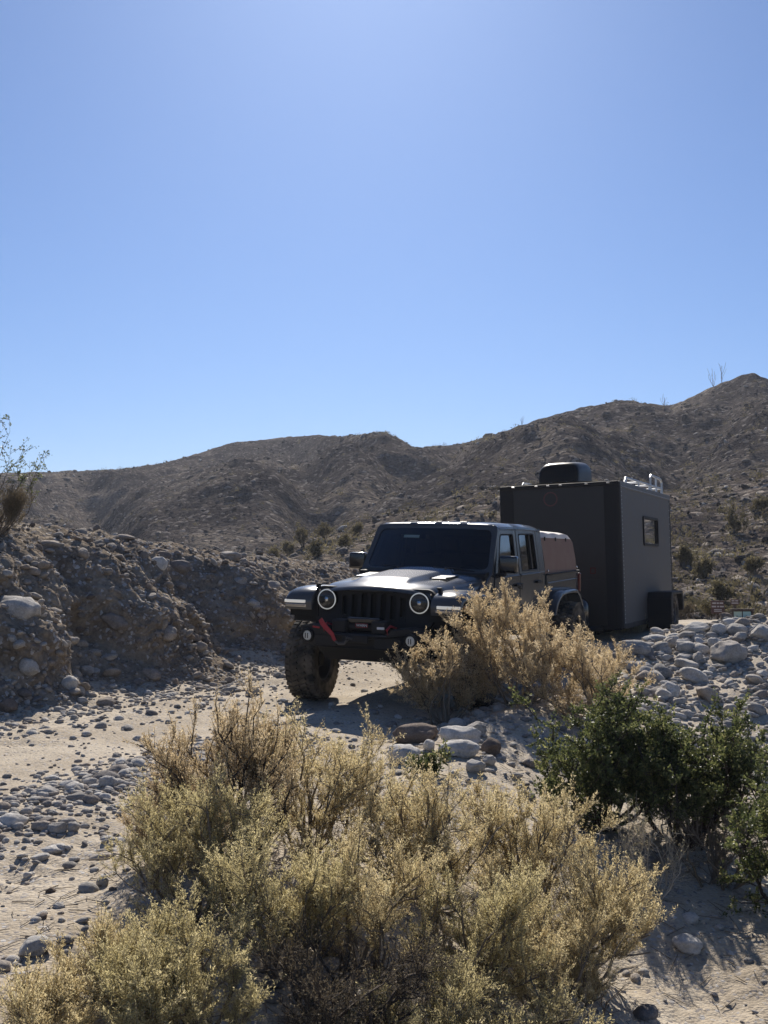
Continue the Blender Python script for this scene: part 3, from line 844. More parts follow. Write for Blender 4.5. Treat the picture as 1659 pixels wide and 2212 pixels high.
def strewn(n, f_s, f_t, med, sd, lo, hi):
    s = f_s(n); t = f_t(n)
    x, y = from_st(s, t)
    z = ground_z(x, y)
    r = np.clip(rng.lognormal(math.log(med), sd, n), lo, hi)
    z = np.array([max(float(zz), surf(float(a), float(b))) if tt < -2.2 else float(zz) for a, b, zz, tt in zip(x, y, z, t)])
    return np.stack([x, y, z + r * 0.12], -1), r
U = lambda a, b: (lambda n: rng.uniform(a, b, n))
G_ = lambda m, s: (lambda n: rng.normal(m, s, n))
parts = [strewn(2600, U(-7.0, -1.8), G_(0.02, 0.36), 0.020, 0.4, 0.008, 0.045),
         strewn(1500, U(-7.5, 4.0), U(-3.0, 2.0), 0.013, 0.45, 0.006, 0.04),
         strewn(3200, U(-7.0, 9.0), lambda n: 2.6 + rng.normal(0, 1.1, n), 0.02, 0.5, 0.008, 0.07),
         strewn(2600, U(-1.5, 5.5), lambda n: 2.9 + rng.normal(0, 0.9, n), 0.034, 0.4, 0.012, 0.08),
         strewn(1500, U(4, 16), U(2.0, 8), 0.04, 0.5, 0.015, 0.12),
         strewn(1800, U(-3.0, 3.5), G_(-2.4, 0.5), 0.02, 0.5, 0.008, 0.06)]
Pm = np.concatenate([p[0] for p in parts]); Rm = np.concatenate([p[1] for p in parts])
tag(stone_mass('pebbles', Pm, Rm, STONES_LO, 'rock', 0.2), 'small pebbles and gravel strewn over the track and slopes', kind='stuff')

# --- rocks over the hillside
nh = 24000
fi = (rng.uniform(0, 1, nh) ** 1.15 * (n1 + n2 - 2)).astype(int); fj = rng.integers(2, nc2 - 2, nh)
Ph = hill_V[fi, fj] + np.stack([rng.uniform(-.3, .3, nh), rng.uniform(-.3, .3, nh), np.zeros(nh)], -1)
sh = np.clip(rng.lognormal(math.log(0.085), 0.5, nh), 0.03, 0.45) * (0.7 + Ph[:, 1] / 130)
tag(stone_mass('hillside_rocks', Ph, sh, STONES_TINY, 'rock_hill', 0.5), 'broken rocks strewn over the dark hills', kind='stuff')
# ------------------------------------------------------------------ plants
def unit(v):
    return v / (np.linalg.norm(v, axis=-1, keepdims=True) + 1e-9)
def prisms(A, B, ra, rb):
    """three-sided tapered sticks between point arrays"""
    d = unit(B - A)
    ref = np.where(np.abs(d[:, 2:3]) > 0.9, np.array([[1.0, 0, 0]]), np.array([[0, 0, 1.0]]))
    u = unit(np.cross(d, ref)); w = np.cross(d, u)
    V = np.empty((len(A), 6, 3))
    for k in range(3):
        c, s = math.cos(2.094 * k), math.sin(2.094 * k)
        o = u * c + w * s
        V[:, k] = A + o * np.asarray(ra)[:, None]; V[:, 3 + k] = B + o * np.asarray(rb)[:, None]
    F0 = np.array([[0, 1, 4, 3], [1, 2, 5, 4], [2, 0, 3, 5]])
    F = (F0[None] + (np.arange(len(A)) * 6)[:, None, None]).reshape(-1, 4)
    return V.reshape(-1, 3), F
def leaves(C, D, size, wid, g, three=True):
    """little pointed leaves: C base points, D directions"""
    n = len(C)
    side = unit(np.cross(D, g.normal(size=(n, 3))))
    nrm = np.cross(D, side)
    V = np.empty((n, 4, 3))
    V[:, 0] = C
    V[:, 1] = C + D * (size * 0.5)[:, None] + side * (wid)[:, None] + nrm * (size * 0.08)[:, None]
    V[:, 2] = C + D * size[:, None]
    V[:, 3] = C + D * (size * 0.5)[:, None] - side * (wid)[:, None] + nrm * (size * 0.08)[:, None]
    F = (np.array([[0, 1, 2, 3]])[None] + (np.arange(n) * 4)[:, None, None]).reshape(-1, 4)
    return V.reshape(-1, 3), F
def bent(A, B, g, bow, k):
    """points along a bowed line for arrays A, B -> (n, k+1, 3)"""
    t = np.linspace(0, 1, k + 1)
    L = np.linalg.norm(B - A, axis=1, keepdims=True)
    off = g.normal(size=A.shape) * bow * L
    P = A[:, None] * (1 - t)[None, :, None] + B[:, None] * t[None, :, None] + off[:, None] * (4 * t * (1 - t))[None, :, None]
    P[:, 1:-1] += g.normal(size=P[:, 1:-1].shape) * (0.02 * L)[:, None]
    return P
def shrub(name, label, cat, pos, h, rx, ry, seed, leafm='tan_leaf', twigm='twig', n_main=16, n_sec=6, n_ter=7, leaf_n=50, leaf=0.016, lwid=0.0028,
          ter=0.16, up=0.5, lean=(0, 0), base_r=0.012, group=None, skirt=0.15, spread=0.45, core=0.35, gnarl=0.10, sec_leaf=True, tint_lo=0.0, tint_hi=1.0):
    g = np.random.default_rng(seed)
    # main stems fan out from the root
    az = g.uniform(0, 6.283, n_main); rad = np.sqrt(g.uniform(0.02, 1, n_main))
    el = np.sqrt(np.clip(1 - rad ** 2, 0, 1)) * (0.78 + 0.22 * g.uniform(0, 1, n_main)) + skirt * rad
    tip = np.stack([rx * rad * np.cos(az) + lean[0] * el, ry * rad * np.sin(az) + lean[1] * el, h * el * g.uniform(0.72, 0.95, n_main)], -1)
    root = np.stack([g.normal(0, 0.05, n_main) * rx * 2, g.normal(0, 0.05, n_main) * ry * 2, np.full(n_main, -0.05)], -1)
    K = 6
    Pm_ = bent(root, tip, g, gnarl, K)
    segs_a, segs_b, ra, rb = [], [], [], []
    def addpoly(P, r0, r1):
        k = P.shape[1] - 1
        rr_ = np.linspace(r0, r1, k + 1)
        for i in range(k):
            segs_a.append(P[:, i]); segs_b.append(P[:, i + 1])
            ra.append(np.full(len(P), rr_[i])); rb.append(np.full(len(P), rr_[i + 1]))
    addpoly(Pm_, base_r, base_r * 0.32)
    # secondary
    n2_ = n_main * n_sec
    own = np.repeat(np.arange(n_main), n_sec)
    u = g.uniform(core, 1.0, n2_) * K
    i0 = np.minimum(u.astype(int), K - 1); fr = (u - i0)[:, None]
    A2 = Pm_[own, i0] * (1 - fr) + Pm_[own, i0 + 1] * fr
    dirm = unit(tip[own] - root[own])
    D2 = unit(dirm * 0.6 + g.normal(size=(n2_, 3)) * spread + np.array([0, 0, up * 0.55]))
    L2 = h * g.uniform(0.16, 0.36, n2_)
    B2 = A2 + D2 * L2[:, None]
    P2 = bent(A2, B2, g, 0.10, 3)
    addpoly(P2, base_r * 0.30, base_r * 0.13)
    # fine shoots
    n3_ = n2_ * n_ter
    own3 = np.repeat(np.arange(n2_), n_ter)
    u3 = g.uniform(0.15, 1.0, n3_) * 3
    j0 = np.minimum(u3.astype(int), 2); f3 = (u3 - j0)[:, None]
    A3 = P2[own3, j0] * (1 - f3) + P2[own3, j0 + 1] * f3
    D3 = unit(D2[own3] * 0.45 + g.normal(size=(n3_, 3)) * 0.42 + np.array([0, 0, up]))
    L3 = ter * g.uniform(0.45, 1.25, n3_)
    B3 = A3 + D3 * L3[:, None]
    segs_a.append(A3); segs_b.append(B3); ra.append(np.full(n3_, max(0.0012, base_r * 0.10))); rb.append(np.full(n3_, 0.0007))
    V, F = prisms(np.concatenate(segs_a), np.concatenate(segs_b), np.concatenate(ra), np.concatenate(rb))
    root_o = empty(name, Matrix.Translation(pos))
    tag(root_o, label, cat, group)
    link('branches', np_mesh('branches', V, F), M[twigm], root_o)
    if leaf_n > 0:
        nl = n3_ * leaf_n
        o4 = np.repeat(np.arange(n3_), leaf_n)
        u4 = g.uniform(0.05, 1.05, nl)
        C = A3[o4] + (B3 - A3)[o4] * u4[:, None] + g.normal(size=(nl, 3)) * leaf * 0.35
        D = unit(D3[o4] * 0.7 + g.normal(size=(nl, 3)) * 0.75 + np.array([0, 0, 0.2]))
        sz_ = leaf * g.uniform(0.6, 1.4, nl)
        Vl, Fl = leaves(C, D, sz_, sz_ * (lwid / leaf), g)
        tt = np.clip(0.5 + 0.32 * g.normal(size=n3_)[o4] * 0.6 + 0.25 * g.normal(size=nl), 0, 1)
        tt = tint_lo + (tint_hi - tint_lo) * tt
        link('foliage', np_mesh('foliage', Vl, Fl, np.repeat(tt, 4)), M[leafm], root_o)
    return root_o
def gpos(px, depth):
    x = (px - 829.5) / 2400.0 * depth
    return Vector((x, depth, surf(x, depth) - 0.01))

TAN = dict(leaf=0.017, lwid=0.0036, ter=0.13, up=0.55)
# tall tan shrub hiding the truck's near wheel
shrub('tan_shrub', 'tall straw-gold shrub hiding the near front wheel of the truck', 'shrub', gpos(1130, 10.1), 1.04, 0.60, 0.50, 1, 'gold_leaf', 'twig', 19, 7, 9, 46, 0.020, 0.0027, 0.14, 0.6)
shrub('tan_shrub', 'low straw-gold shrub between the tall one and the rocky shoulder', 'shrub', gpos(1275, 9.8), 0.74, 0.55, 0.5, 2, 'gold_leaf', 'twig', 15, 6, 8, 42, 0.020, 0.0026, 0.14, 0.6)
shrub('tan_shrub', 'straw-gold shrub spreading left of the tall one in front of the bumper', 'shrub', gpos(960, 9.9), 0.80, 0.42, 0.4, 3, 'gold_leaf', 'twig', 14, 6, 8, 44, 0.019, 0.0026, 0.13, 0.5)
# the tan plume left of the foreground hedge
shrub('tan_shrub', 'golden plume-shaped shrub on a dark bent trunk left of the foreground bushes', 'shrub', gpos(520, 5.35), 0.85, 0.30, 0.30, 4, 'gold_leaf', 'dark_twig', 16, 8, 10, 46, 0.0125, 0.0015, 0.11, 0.6, lean=(-0.14, 0.05), core=0.45, base_r=0.016)
shrub('tan_shrub', 'small tan shrub at the feet of the golden plume on the track side', 'shrub', gpos(400, 5.4), 0.50, 0.24, 0.24, 5, 'gold_leaf', 'twig', 13, 7, 9, 44, 0.0125, 0.0015, 0.10, 0.45)
# foreground row
def fg(label, px, d, h, r, seed, mat='tan_leaf', name='tan_shrub', tw='twig', dens=1.0, **k):
    a = dict(n_main=18, n_sec=7, n_ter=9, leaf_n=int((46 if d > 5.2 else 58) * dens), leaf=(0.0125 if d > 5.2 else 0.0105), lwid=(0.0015 if d > 5.2 else 0.0012), ter=0.105, up=0.55, core=0.36, skirt=0.28)
    a.update(k)
    return shrub(name, label, 'shrub', gpos(px, d), h, r, r * 0.9, seed, mat, tw, **a)
fg('pale yellow shrub in the foreground row, left of the stone heap', 680, 5.7, 0.66, 0.44, 6)
fg('broad grey-tan shrub in the middle of the foreground row below the stone heap', 905, 5.5, 0.62, 0.46, 7)
fg('bright yellow shrub at the right end of the foreground row', 1135, 5.75, 0.72, 0.46, 8)
fg('yellow shrub leaning right beside the dead pale twigs', 1235, 5.4, 0.60, 0.34, 9, lean=(0.08, 0))
fg('sage-tinted shrub low in the centre foreground', 1030, 4.8, 0.56, 0.40, 10, 'sage_leaf', n_main=16)
fg('grey-tan shrub in front of the broad one, on the bottom half of the picture', 790, 4.75, 0.54, 0.36, 19, 'tan_leaf', n_main=16)
fg('olive-yellow plume at the bottom edge, right of the olive shrub', 605, 4.45, 0.56, 0.26, 11, 'sage_leaf', n_main=13, up=0.65)
fg('round olive shrub at the lower left below the plume-shaped one', 425, 4.75, 0.62, 0.25, 12, 'sage_leaf', n_main=16)
fg('low olive-gold shrub in the bottom left corner', 225, 4.1, 0.22, 0.22, 13, 'tan_leaf', n_main=10)
fg('dark-footed olive shrub on the bottom edge left of centre', 430, 4.05, 0.38, 0.34, 14, 'sage_leaf', n_main=15)
fg('low yellow shrub at the right foot of the foreground row', 1185, 4.9, 0.44, 0.34, 20, 'tan_leaf', n_main=14)
fg('tan shrub filling the very bottom left corner of the picture', 90, 3.7, 0.15, 0.18, 27, 'tan_leaf', n_main=8)
fg('pale olive shrub on the bottom edge between the corner shrub and the dark-footed one', 300, 3.75, 0.30, 0.22, 28, 'sage_leaf', n_main=12)
fg('dry grey shrub on the bottom edge right of centre', 1130, 4.2, 0.36, 0.36, 15, 'sage_leaf', n_main=14, dens=0.6)
fg('small pale shrub at the bottom edge in the centre', 930, 4.15, 0.32, 0.30, 26, 'sage_leaf', n_main=13, dens=0.7)
fg('dead dark twiggy shrub on the bottom edge below the middle bushes', 740, 4.1, 0.40, 0.36, 16, 'dry_leaf', 'bare_shrub', 'dark_twig', 0.2, gnarl=0.18, up=0.3)
fg('bare dark twigs standing out against the bright sand at the lower right', 1290, 4.35, 0.40, 0.26, 17, 'dry_leaf', 'bare_shrub', 'dark_twig', 0.06, n_main=8, n_sec=4, n_ter=4, gnarl=0.2, base_r=0.009)
fg('dead pale feathery twigs between the yellow and the green bushes', 1395, 6.3, 0.46, 0.18, 18, 'straw', 'bare_shrub', 'pale_twig', 0.15, n_main=8, n_sec=6, n_ter=7, base_r=0.008, core=0.3, up=0.35)
# green bushes
GRN = dict(leaf=0.020, lwid=0.0062, ter=0.10, up=0.25, spread=0.65, twigm='dark_twig', leafm='green_leaf')
shrub('green_bush', 'dark green leafy bush left of its twin, behind the yellow shrub', 'bush', gpos(1290, 7.4), 0.86, 0.46, 0.40, 21, n_main=19, n_sec=9, n_ter=9, leaf_n=23, core=0.42, skirt=0.3, gnarl=0.16, base_r=0.017, **GRN)
shrub('green_bush', 'dark green leafy bush at the right, above dappled shadows on the sand', 'bush', gpos(1485, 7.2), 0.86, 0.48, 0.42, 22, n_main=20, n_sec=9, n_ter=9, leaf_n=23, core=0.45, skirt=0.32, gnarl=0.16, base_r=0.018, **GRN)
shrub('green_bush', 'green bush cut off by the right picture edge', 'bush', gpos(1765, 6.0), 1.0, 0.46, 0.46, 23, n_main=15, n_sec=8, n_ter=8, leaf_n=22, core=0.45, skirt=0.3, gnarl=0.16, base_r=0.016, **GRN)
shrub('green_bush', 'small green sprig at the front of the stone heap', 'bush', gpos(945, 7.55), 0.24, 0.16, 0.12, 24, n_main=7, n_sec=4, n_ter=5, leaf_n=16, core=0.3, base_r=0.006, **{**GRN, 'ter': 0.06})
shrub('bare_shrub', 'tangle of bare brown stems under the right green bush', 'shrub', gpos(1545, 6.6), 0.36, 0.50, 0.36, 25, 'dry_leaf', 'twig', 20, 7, 5, 3, 0.012, 0.002, 0.12, 0.15, gnarl=0.2, skirt=0.5)
# on the bank, at the left edge
pb = sight(-6, 1152, 'b')[0]
shrub('dry_bush', 'dry brown bush on top of the bank at the left picture edge', 'bush', pb, 0.52, 0.34, 0.34, 31, 'dry_leaf', 'twig', 16, 6, 6, 18, 0.022, 0.003, 0.16, 0.7, spread=0.3)
def sparse(name, label, cat, pos, tips, seed, leafm, twigm, r0=0.012):
    """thin branches towards given offsets with loose clusters of leaves"""
    g = np.random.default_rng(seed)
    A = np.zeros((len(tips), 3)) + np.array([0, 0, -0.05]); B = np.array(tips, float)
    P = bent(A, B, g, 0.10, 8)
    sa, sb, ra, rb = [], [], [], []
    for i in range(8):
        sa.append(P[:, i]); sb.append(P[:, i + 1]); ra.append(np.full(len(P), r0 * (1 - i / 9))); rb.append(np.full(len(P), r0 * (1 - (i + 1) / 9)))
    n = len(tips) * 11
    o = np.repeat(np.arange(len(tips)), 11)
    u = g.uniform(0.62, 1.0, n) * 8; i0 = np.minimum(u.astype(int), 7); f = (u - i0)[:, None]
    A2 = P[o, i0] * (1 - f) + P[o, i0 + 1] * f
    D2 = unit(unit(B[o]) * 0.5 + g.normal(size=(n, 3)) * 0.6 + np.array([0.1, 0, 0.1]))
    B2 = A2 + D2 * g.uniform(0.05, 0.17, n)[:, None]
    sa.append(A2); sb.append(B2); ra.append(np.full(n, 0.003)); rb.append(np.full(n, 0.0015))
    V, F = prisms(np.concatenate(sa), np.concatenate(sb), np.concatenate(ra), np.concatenate(rb))
    ro = empty(name, Matrix.Translation(pos)); tag(ro, label, cat)
    link('branches', np_mesh('branches', V, F), M[twigm], ro)
    nl = n * 9; o2 = np.repeat(np.arange(n), 9)
    C = A2[o2] + (B2 - A2)[o2] * g.uniform(0.3, 1.05, nl)[:, None] + g.normal(size=(nl, 3)) * 0.008
    D = unit(g.normal(size=(nl, 3)) + np.array([0, 0, 0.4]))
    s = 0.024 * g.uniform(0.6, 1.3, nl)
    Vl, Fl = leaves(C, D, s, s * 0.34, g)
    link('foliage', np_mesh('foliage', Vl, Fl, np.repeat(g.uniform(0.1, 0.8, nl), 4)), M[leafm], ro)
    return ro
sparse('creosote_bush', 'thin open-branched bush against the sky at the left edge', 'bush', pb + Vector((-0.12, 0.10, 0)),
       [(0.40, 0, 0.94), (0.55, 0.1, 0.88), (0.30, 0.1, 0.98), (0.46, -0.1, 0.80), (0.20, 0, 1.30), (0.14, 0.05, 1.22), (0.66, 0.0, 0.93), (0.30, 0.1, 0.78), (-0.1, 0, 1.3), (-0.3, 0.1, 1.0), (-0.2, 0.2, 0.8)], 5, 'green_leaf', 'dark_twig', 0.008)
# fallen twigs on the sand
def twig_litter(n, seed):
    g = np.random.default_rng(seed)
    x = g.uniform(-1.8, 3.2, n); y = g.uniform(3.4, 9.0, n)
    z = ground_z(x, y) + 0.006
    az = g.uniform(0, 6.283, n); l = g.uniform(0.03, 0.16, n)
    A = np.stack([x, y, z], -1); B = A + np.stack([np.cos(az) * l, np.sin(az) * l, g.uniform(-0.004, 0.012, n)], -1)
    B[:, 2] = ground_z(B[:, 0], B[:, 1]) + 0.008
    V, F = prisms(A, B, np.full(n, 0.0028), np.full(n, 0.0018))
    return link('twig_litter', np_mesh('twig_litter', V, F), M['twig'])
tag(twig_litter(1500, 77), 'fallen dry twigs littering the sand round the shrubs', kind='stuff')
# dry tufts by the trailer
def tuft(name, label, pos, h, n, seed, mat='straw', wide=0.5, group=None, cat='grass tuft'):
    g = np.random.default_rng(seed)
    az = g.uniform(0, 6.283, n); out = g.uniform(0.05, wide, n)
    D = unit(np.stack([np.cos(az) * out, np.sin(az) * out, np.ones(n)], -1))
    C = np.stack([np.cos(az), np.sin(az), 0 * az], -1) * (g.uniform(0, 0.25, n) * h)[:, None]
    s = h * g.uniform(0.5, 1.1, n)
    V, F = leaves(C, D, s, np.full(n, max(0.004, 0.012 * h)), g)
    o = link(name, np_mesh(name, V, F, np.repeat(g.uniform(0, 1, n), 4)), M[mat]); o.location = pos
    tag(o, label, cat, group)
    return o
for k, (px, py, h) in enumerate([(1268, 1368, 0.3), (1296, 1372, 0.26), (1322, 1372, 0.32), (1350, 1366, 0.28), (1377, 1368, 0.35), (1398, 1362, 0.3), (1250, 1376, 0.3), (1440, 1352, 0.35)]):
    hp = sight(px, py, 'g')
    tuft('grass_tuft', ['leftmost dry straw tuft below the trailer front', 'second straw tuft from the left below the trailer', 'straw tuft under the trailer front corner', 'straw tuft just right of the trailer front corner', 'tallest straw tuft below the trailer side', 'straw tuft in front of the trailer wheel box', 'straw tuft half hidden behind the gold shrub', 'rightmost straw tuft, beside the trailer wheel'][k], hp[0], h, 90, 60 + k, group='straw tufts below the trailer')
for k, (px, py, h, m, lab) in enumerate([(1500, 1330, 0.5, 'scrub_leaf', 'dark scrub clump behind the shoulder, right of the trailer wheel'), (1475, 1338, 0.4, 'dry_leaf', 'low dry clump hard against the trailer wheel'), (1530, 1338, 0.35, 'scrub_leaf', 'dark clump at the foot of the brown sign')]):
    hp = sight(px, py, 'g')
    shrub('scrub_clump', lab, 'shrub', hp[0], h, h * 0.8, h * 0.6, 80 + k, m, 'twig', 10, 5, 5, 12, 0.04, 0.007, 0.14, 0.4)

# --- scrub over the hills
def clump_shape(seed, n):
    g = np.random.default_rng(seed)
    az = g.uniform(0, 6.283, n); el = g.uniform(0.15, 1.4, n); r = g.uniform(0.35, 1.0, n)
    C = np.stack([np.cos(az) * np.cos(el) * r, np.sin(az) * np.cos(el) * r, np.sin(el) * r * 0.9], -1)
    D = unit(C + g.normal(size=(n, 3)) * 0.4)
    s = g.uniform(0.14, 0.34, n)
    return leaves(C - D * 0.1, D, s, s * 0.16, g)
def clump_mass(name, P, S_, seed, mat, n=44):
    g = np.random.default_rng(seed)
    shapes = [clump_shape(seed + i, n) for i in range(6)]
    Vs, Fs, Ts = [], [], []; off = 0
    pick = g.integers(0, 6, len(P)); rz = g.uniform(0, 6.283, len(P)); tv = g.uniform(0, 1, len(P))
    for i, (V, F) in enumerate(shapes):
        idx = np.nonzero(pick == i)[0]
        c, s = np.cos(rz[idx]), np.sin(rz[idx])
        W = np.stack([V[None, :, 0] * c[:, None] - V[None, :, 1] * s[:, None], V[None, :, 0] * s[:, None] + V[None, :, 1] * c[:, None], np.repeat(V[None, :, 2], len(idx), 0)], -1)
        W = W * S_[idx][:, None, None] + P[idx][:, None, :]
        Vs.append(W.reshape(-1, 3)); Fs.append((F[None] + (np.arange(len(idx)) * len(V))[:, None, None]).reshape(-1, 4) + off)
        Ts.append(np.clip(np.repeat(tv[idx], len(V)) + g.normal(0, 0.12, len(idx) * len(V)), 0, 1)); off += len(idx) * len(V)
    return link(name, np_mesh(name, np.concatenate(Vs), np.concatenate(Fs), np.concatenate(Ts)), M[mat])
nsx = 7000
fi = (rng.uniform(0, 1, nsx) ** 1.0 * (n1 + n2 - 2)).astype(int); fj = rng.integers(2, nc2 - 2, nsx)
Pc = hill_V[fi, fj]; Sc = np.clip(rng.lognormal(math.log(0.30), 0.4, nsx), 0.12, 0.9)
tag(clump_mass('hillside_scrub', Pc, Sc, 200, 'scrub_leaf'), 'sparse dry scrub dotted over the hills', kind='stuff')
# a few shrubs on the near slope that stand out, and wand-like plants on the skyline
hs = [(655, 1180, 0.85), (700, 1168, 0.8), (740, 1190, 0.6), (625, 1200, 0.6), (680, 1205, 0.6), (590, 1215, 0.5), (770, 1160, 0.6), (1480, 1225, 0.6), (1590, 1150, 0.9), (1520, 1250, 0.7), (1640, 1110, 0.7), (1560, 1300, 0.5), (1630, 1240, 0.6)]
HSL = ['tallest olive shrub on the near slope left of the truck cab', 'second tallest olive shrub, right beside the tallest on the near slope', 'low olive shrub on the slope nearest the truck windscreen', 'small olive shrub left of the tallest, on the near slope', 'small olive shrub below the two tallest ones', 'leftmost small shrub on the near slope above the bank', 'olive shrub highest up the near slope left of the cab',
       'shrub on the slope close to the trailer side window', 'largest dark shrub on the slope right of the trailer', 'shrub low on the slope just right of the trailer', 'highest shrub on the slope at the right picture edge', 'shrub on the slope above the brown sign', 'shrub halfway up the slope at the right picture edge']
for k, (px, py, h) in enumerate(hs):
    hp = sight(px, py, 'h')
    if hp is None: continue
    left = px < 900
    shrub('hill_shrub', HSL[k], 'shrub', hp[0], h * (0.6 + hp[2] / 110), 0.45 * h * (0.6 + hp[2] / 110), 0.4 * h * (0.6 + hp[2] / 110), 140 + k,
          'scrub_leaf', 'twig', 9, 5, 5, 10, 0.07, 0.014, 0.2, 0.6, base_r=0.03, group='shrubs on the near slope, left' if left else 'shrubs on the slope, right')
def wand_plant(px, n, h, seed, lab):
    j = int(np.argmin(np.abs(px2 - px))); p = hill_V[n1 + n2 - 1, j]
    g = np.random.default_rng(seed)
    A = np.zeros((n, 3)); az = g.uniform(0, 6.283, n); o = g.uniform(0.1, 0.55, n)
    B = np.stack([np.cos(az) * o, np.sin(az) * o, np.ones(n)], -1) * (h * g.uniform(0.6, 1, n))[:, None]
    P = bent(A, B, g, 0.06, 5)
    V, F = prisms(np.concatenate([P[:, i] for i in range(5)]), np.concatenate([P[:, i + 1] for i in range(5)]), np.full(n * 5, 0.024), np.full(n * 5, 0.016))
    o_ = link('wand_plant', np_mesh('wand_plant', V, F), M['twig']); o_.location = p
    tag(o_, lab, 'plant', 'wand-like plants on the skyline')
for k, (px, n, h, lab) in enumerate([(1545, 6, 2.4, 'tall spray of thin wands on the right skyline, left one of the pair'), (1562, 6, 2.6, 'tall spray of thin wands on the right skyline, right one of the pair'), (1440, 5, 1.5, 'short spray of wands in the right skyline saddle'), (1130, 5, 1.4, 'tiny spray of wands on the skyline above the truck roof')]):
    wand_plant(px, n, h, 300 + k, lab)
# ------------------------------------------------------------------ the pickup truck
M['paint'] = simple('granite_paint', (0.058, 0.061, 0.064), 0.5, 0.0, 0.9, spec=0.0, dust=0.05)
M['black'] = simple('black_trim', (0.009, 0.009, 0.010), 0.5, spec=0.35, dust=0.03)
M['black_gloss'] = simple('black_gloss', (0.01, 0.01, 0.011), 0.18, coat=0.5)
M['under'] = simple('underbody_black', (0.007, 0.007, 0.007), 0.85, dust=0.03)
M['steel'] = simple('bumper_steel', (0.014, 0.014, 0.015), 0.5, 0.0, spec=0.35, bump=0.15, bscale=220, dust=0.05)
M['rubber'] = simple('tyre_rubber', (0.03, 0.029, 0.027), 0.85, spec=0.2, bump=0.2, bscale=90, dust=0.7)
M['rim'] = simple('rim_metal', (0.07, 0.07, 0.075), 0.35, 0.9, dust=0.2)
M['chrome'] = simple('bright_metal', (0.6, 0.6, 0.6), 0.2, 1.0)
M['glass'] = tinted_glass('dark_glass', (0.11, 0.13, 0.14), 1.36)
M['side_glass'] = tinted_glass('side_glass', (0.12, 0.14, 0.16), 2.1)
M['lens'] = tinted_glass('lamp_lens', (0.85, 0.87, 0.9), 1.45)
M['lamp'] = emit('halo_lamp', (0.65, 0.65, 0.63), 0.33)
M['drl'] = emit('strip_lamp', (0.7, 0.67, 0.6), 0.3)
M['fog_glow'] = emit('fog_glow', (0.6, 0.58, 0.55), 0.12)  # emission added to brighten the reflector behind the fog lens
M['reflector'] = simple('reflector', (0.5, 0.5, 0.5), 0.15, 1.0)
M['amber'] = simple('amber_lens', (0.45, 0.16, 0.02), 0.2)
M['red'] = simple('red_web', (0.30, 0.02, 0.025), 0.7)
M['red_lens'] = simple('red_lens', (0.10, 0.006, 0.006), 0.25)
M['white_print'] = simple('white_print', (0.6, 0.6, 0.6), 0.6)
M['seat'] = simple('seat_cloth', (0.02, 0.02, 0.022), 0.85)
M['canvas'] = simple('brown_canvas', (0.22, 0.135, 0.10), 0.85, bump=0.3, bscale=160, dust=0.25)
M['canvas_sunlit'] = simple('sunlit_canvas', (0.50, 0.44, 0.38), 0.55, bump=0.3, bscale=60)  # same canvas as the sides, sunlight painted into this paler colour
M['sticker'] = simple('windscreen_sticker', (0.16, 0.22, 0.20), 0.6)

truck = empty('pickup_truck', basis(YAW, 2.0, 1.7, (GX, GY, 0.005)))
tag(truck, 'dark grey pickup truck with headlights lit, towing a boxy trailer', 'pickup truck')

def rounded(pts, r, k=4):
    """2D polygon with rounded corners"""
    out = []
    n = len(pts)
    for i in range(n):
        p = Vector(pts[i]); a = Vector(pts[i - 1]); b = Vector(pts[(i + 1) % n])
        da, db = (a - p), (b - p)
        rr_ = min(r, da.length * 0.45, db.length * 0.45)
        q0 = p + da.normalized() * rr_; q1 = p + db.normalized() * rr_
        for j in range(k + 1):
            t = j / k
            q = q0 * (1 - t) ** 2 + p * 2 * t * (1 - t) + q1 * t * t
            out.append((q.x, q.y))
    return out
def circle(cx, cz, r, n=28):
    return [(cx + r * math.cos(2 * math.pi * k / n), cz + r * math.sin(2 * math.pi * k / n)) for k in range(n)]
FRONT = lambda yb, rake=0.10: (lambda u, v, d: (u, yb + rake * (v - 0.8) + d, v))

# hood
nu, ny_ = 61, 49
us = np.linspace(-1, 1, nu); yy = np.concatenate([np.linspace(-0.035, 0.2, 22)[:-1], np.linspace(0.2, 1.30, ny_ - 21)])
Ug, Yg = np.meshgrid(us, yy)
wv_ = 0.635 + 0.10 * np.clip(Yg / 1.3, 0, 1)
zc = 1.218 + 0.084 * np.clip(Yg / 1.3, 0, 1)
zc = zc - 0.052 * np.clip((0.26 - Yg) / 0.295, 0, 1) ** 2
zc = zc - 0.018 * np.clip((0.012 - Yg) / 0.047, 0, 1) ** 2
zc = zc - 0.062 * np.abs(Ug) ** 2 - 0.05 * np.clip((np.abs(Ug) - 0.86) / 0.14, 0, 1) ** 2
bul = sstep(0.52, 0.40, np.abs(Ug)) * sstep(0.10, 0.34, Yg)
zc = zc + 0.028 * bul - 0.010 * np.exp(-((np.abs(Ug) - 0.57) / 0.07) ** 2) * sstep(0.3, 0.6, Yg)
yfront = -0.05 * (1 - Ug ** 2) * np.clip(1 - Yg / 0.4, 0, 1) + 0.05 * np.abs(Ug) ** 3 * np.clip(1 - Yg / 0.5, 0, 1)
hv = np.stack([Ug * wv_, Yg + yfront, zc], -1)
mb = MB(); mb.add(hv.reshape(-1, 3), [tuple(f) for f in grid_faces(ny_, nu)])
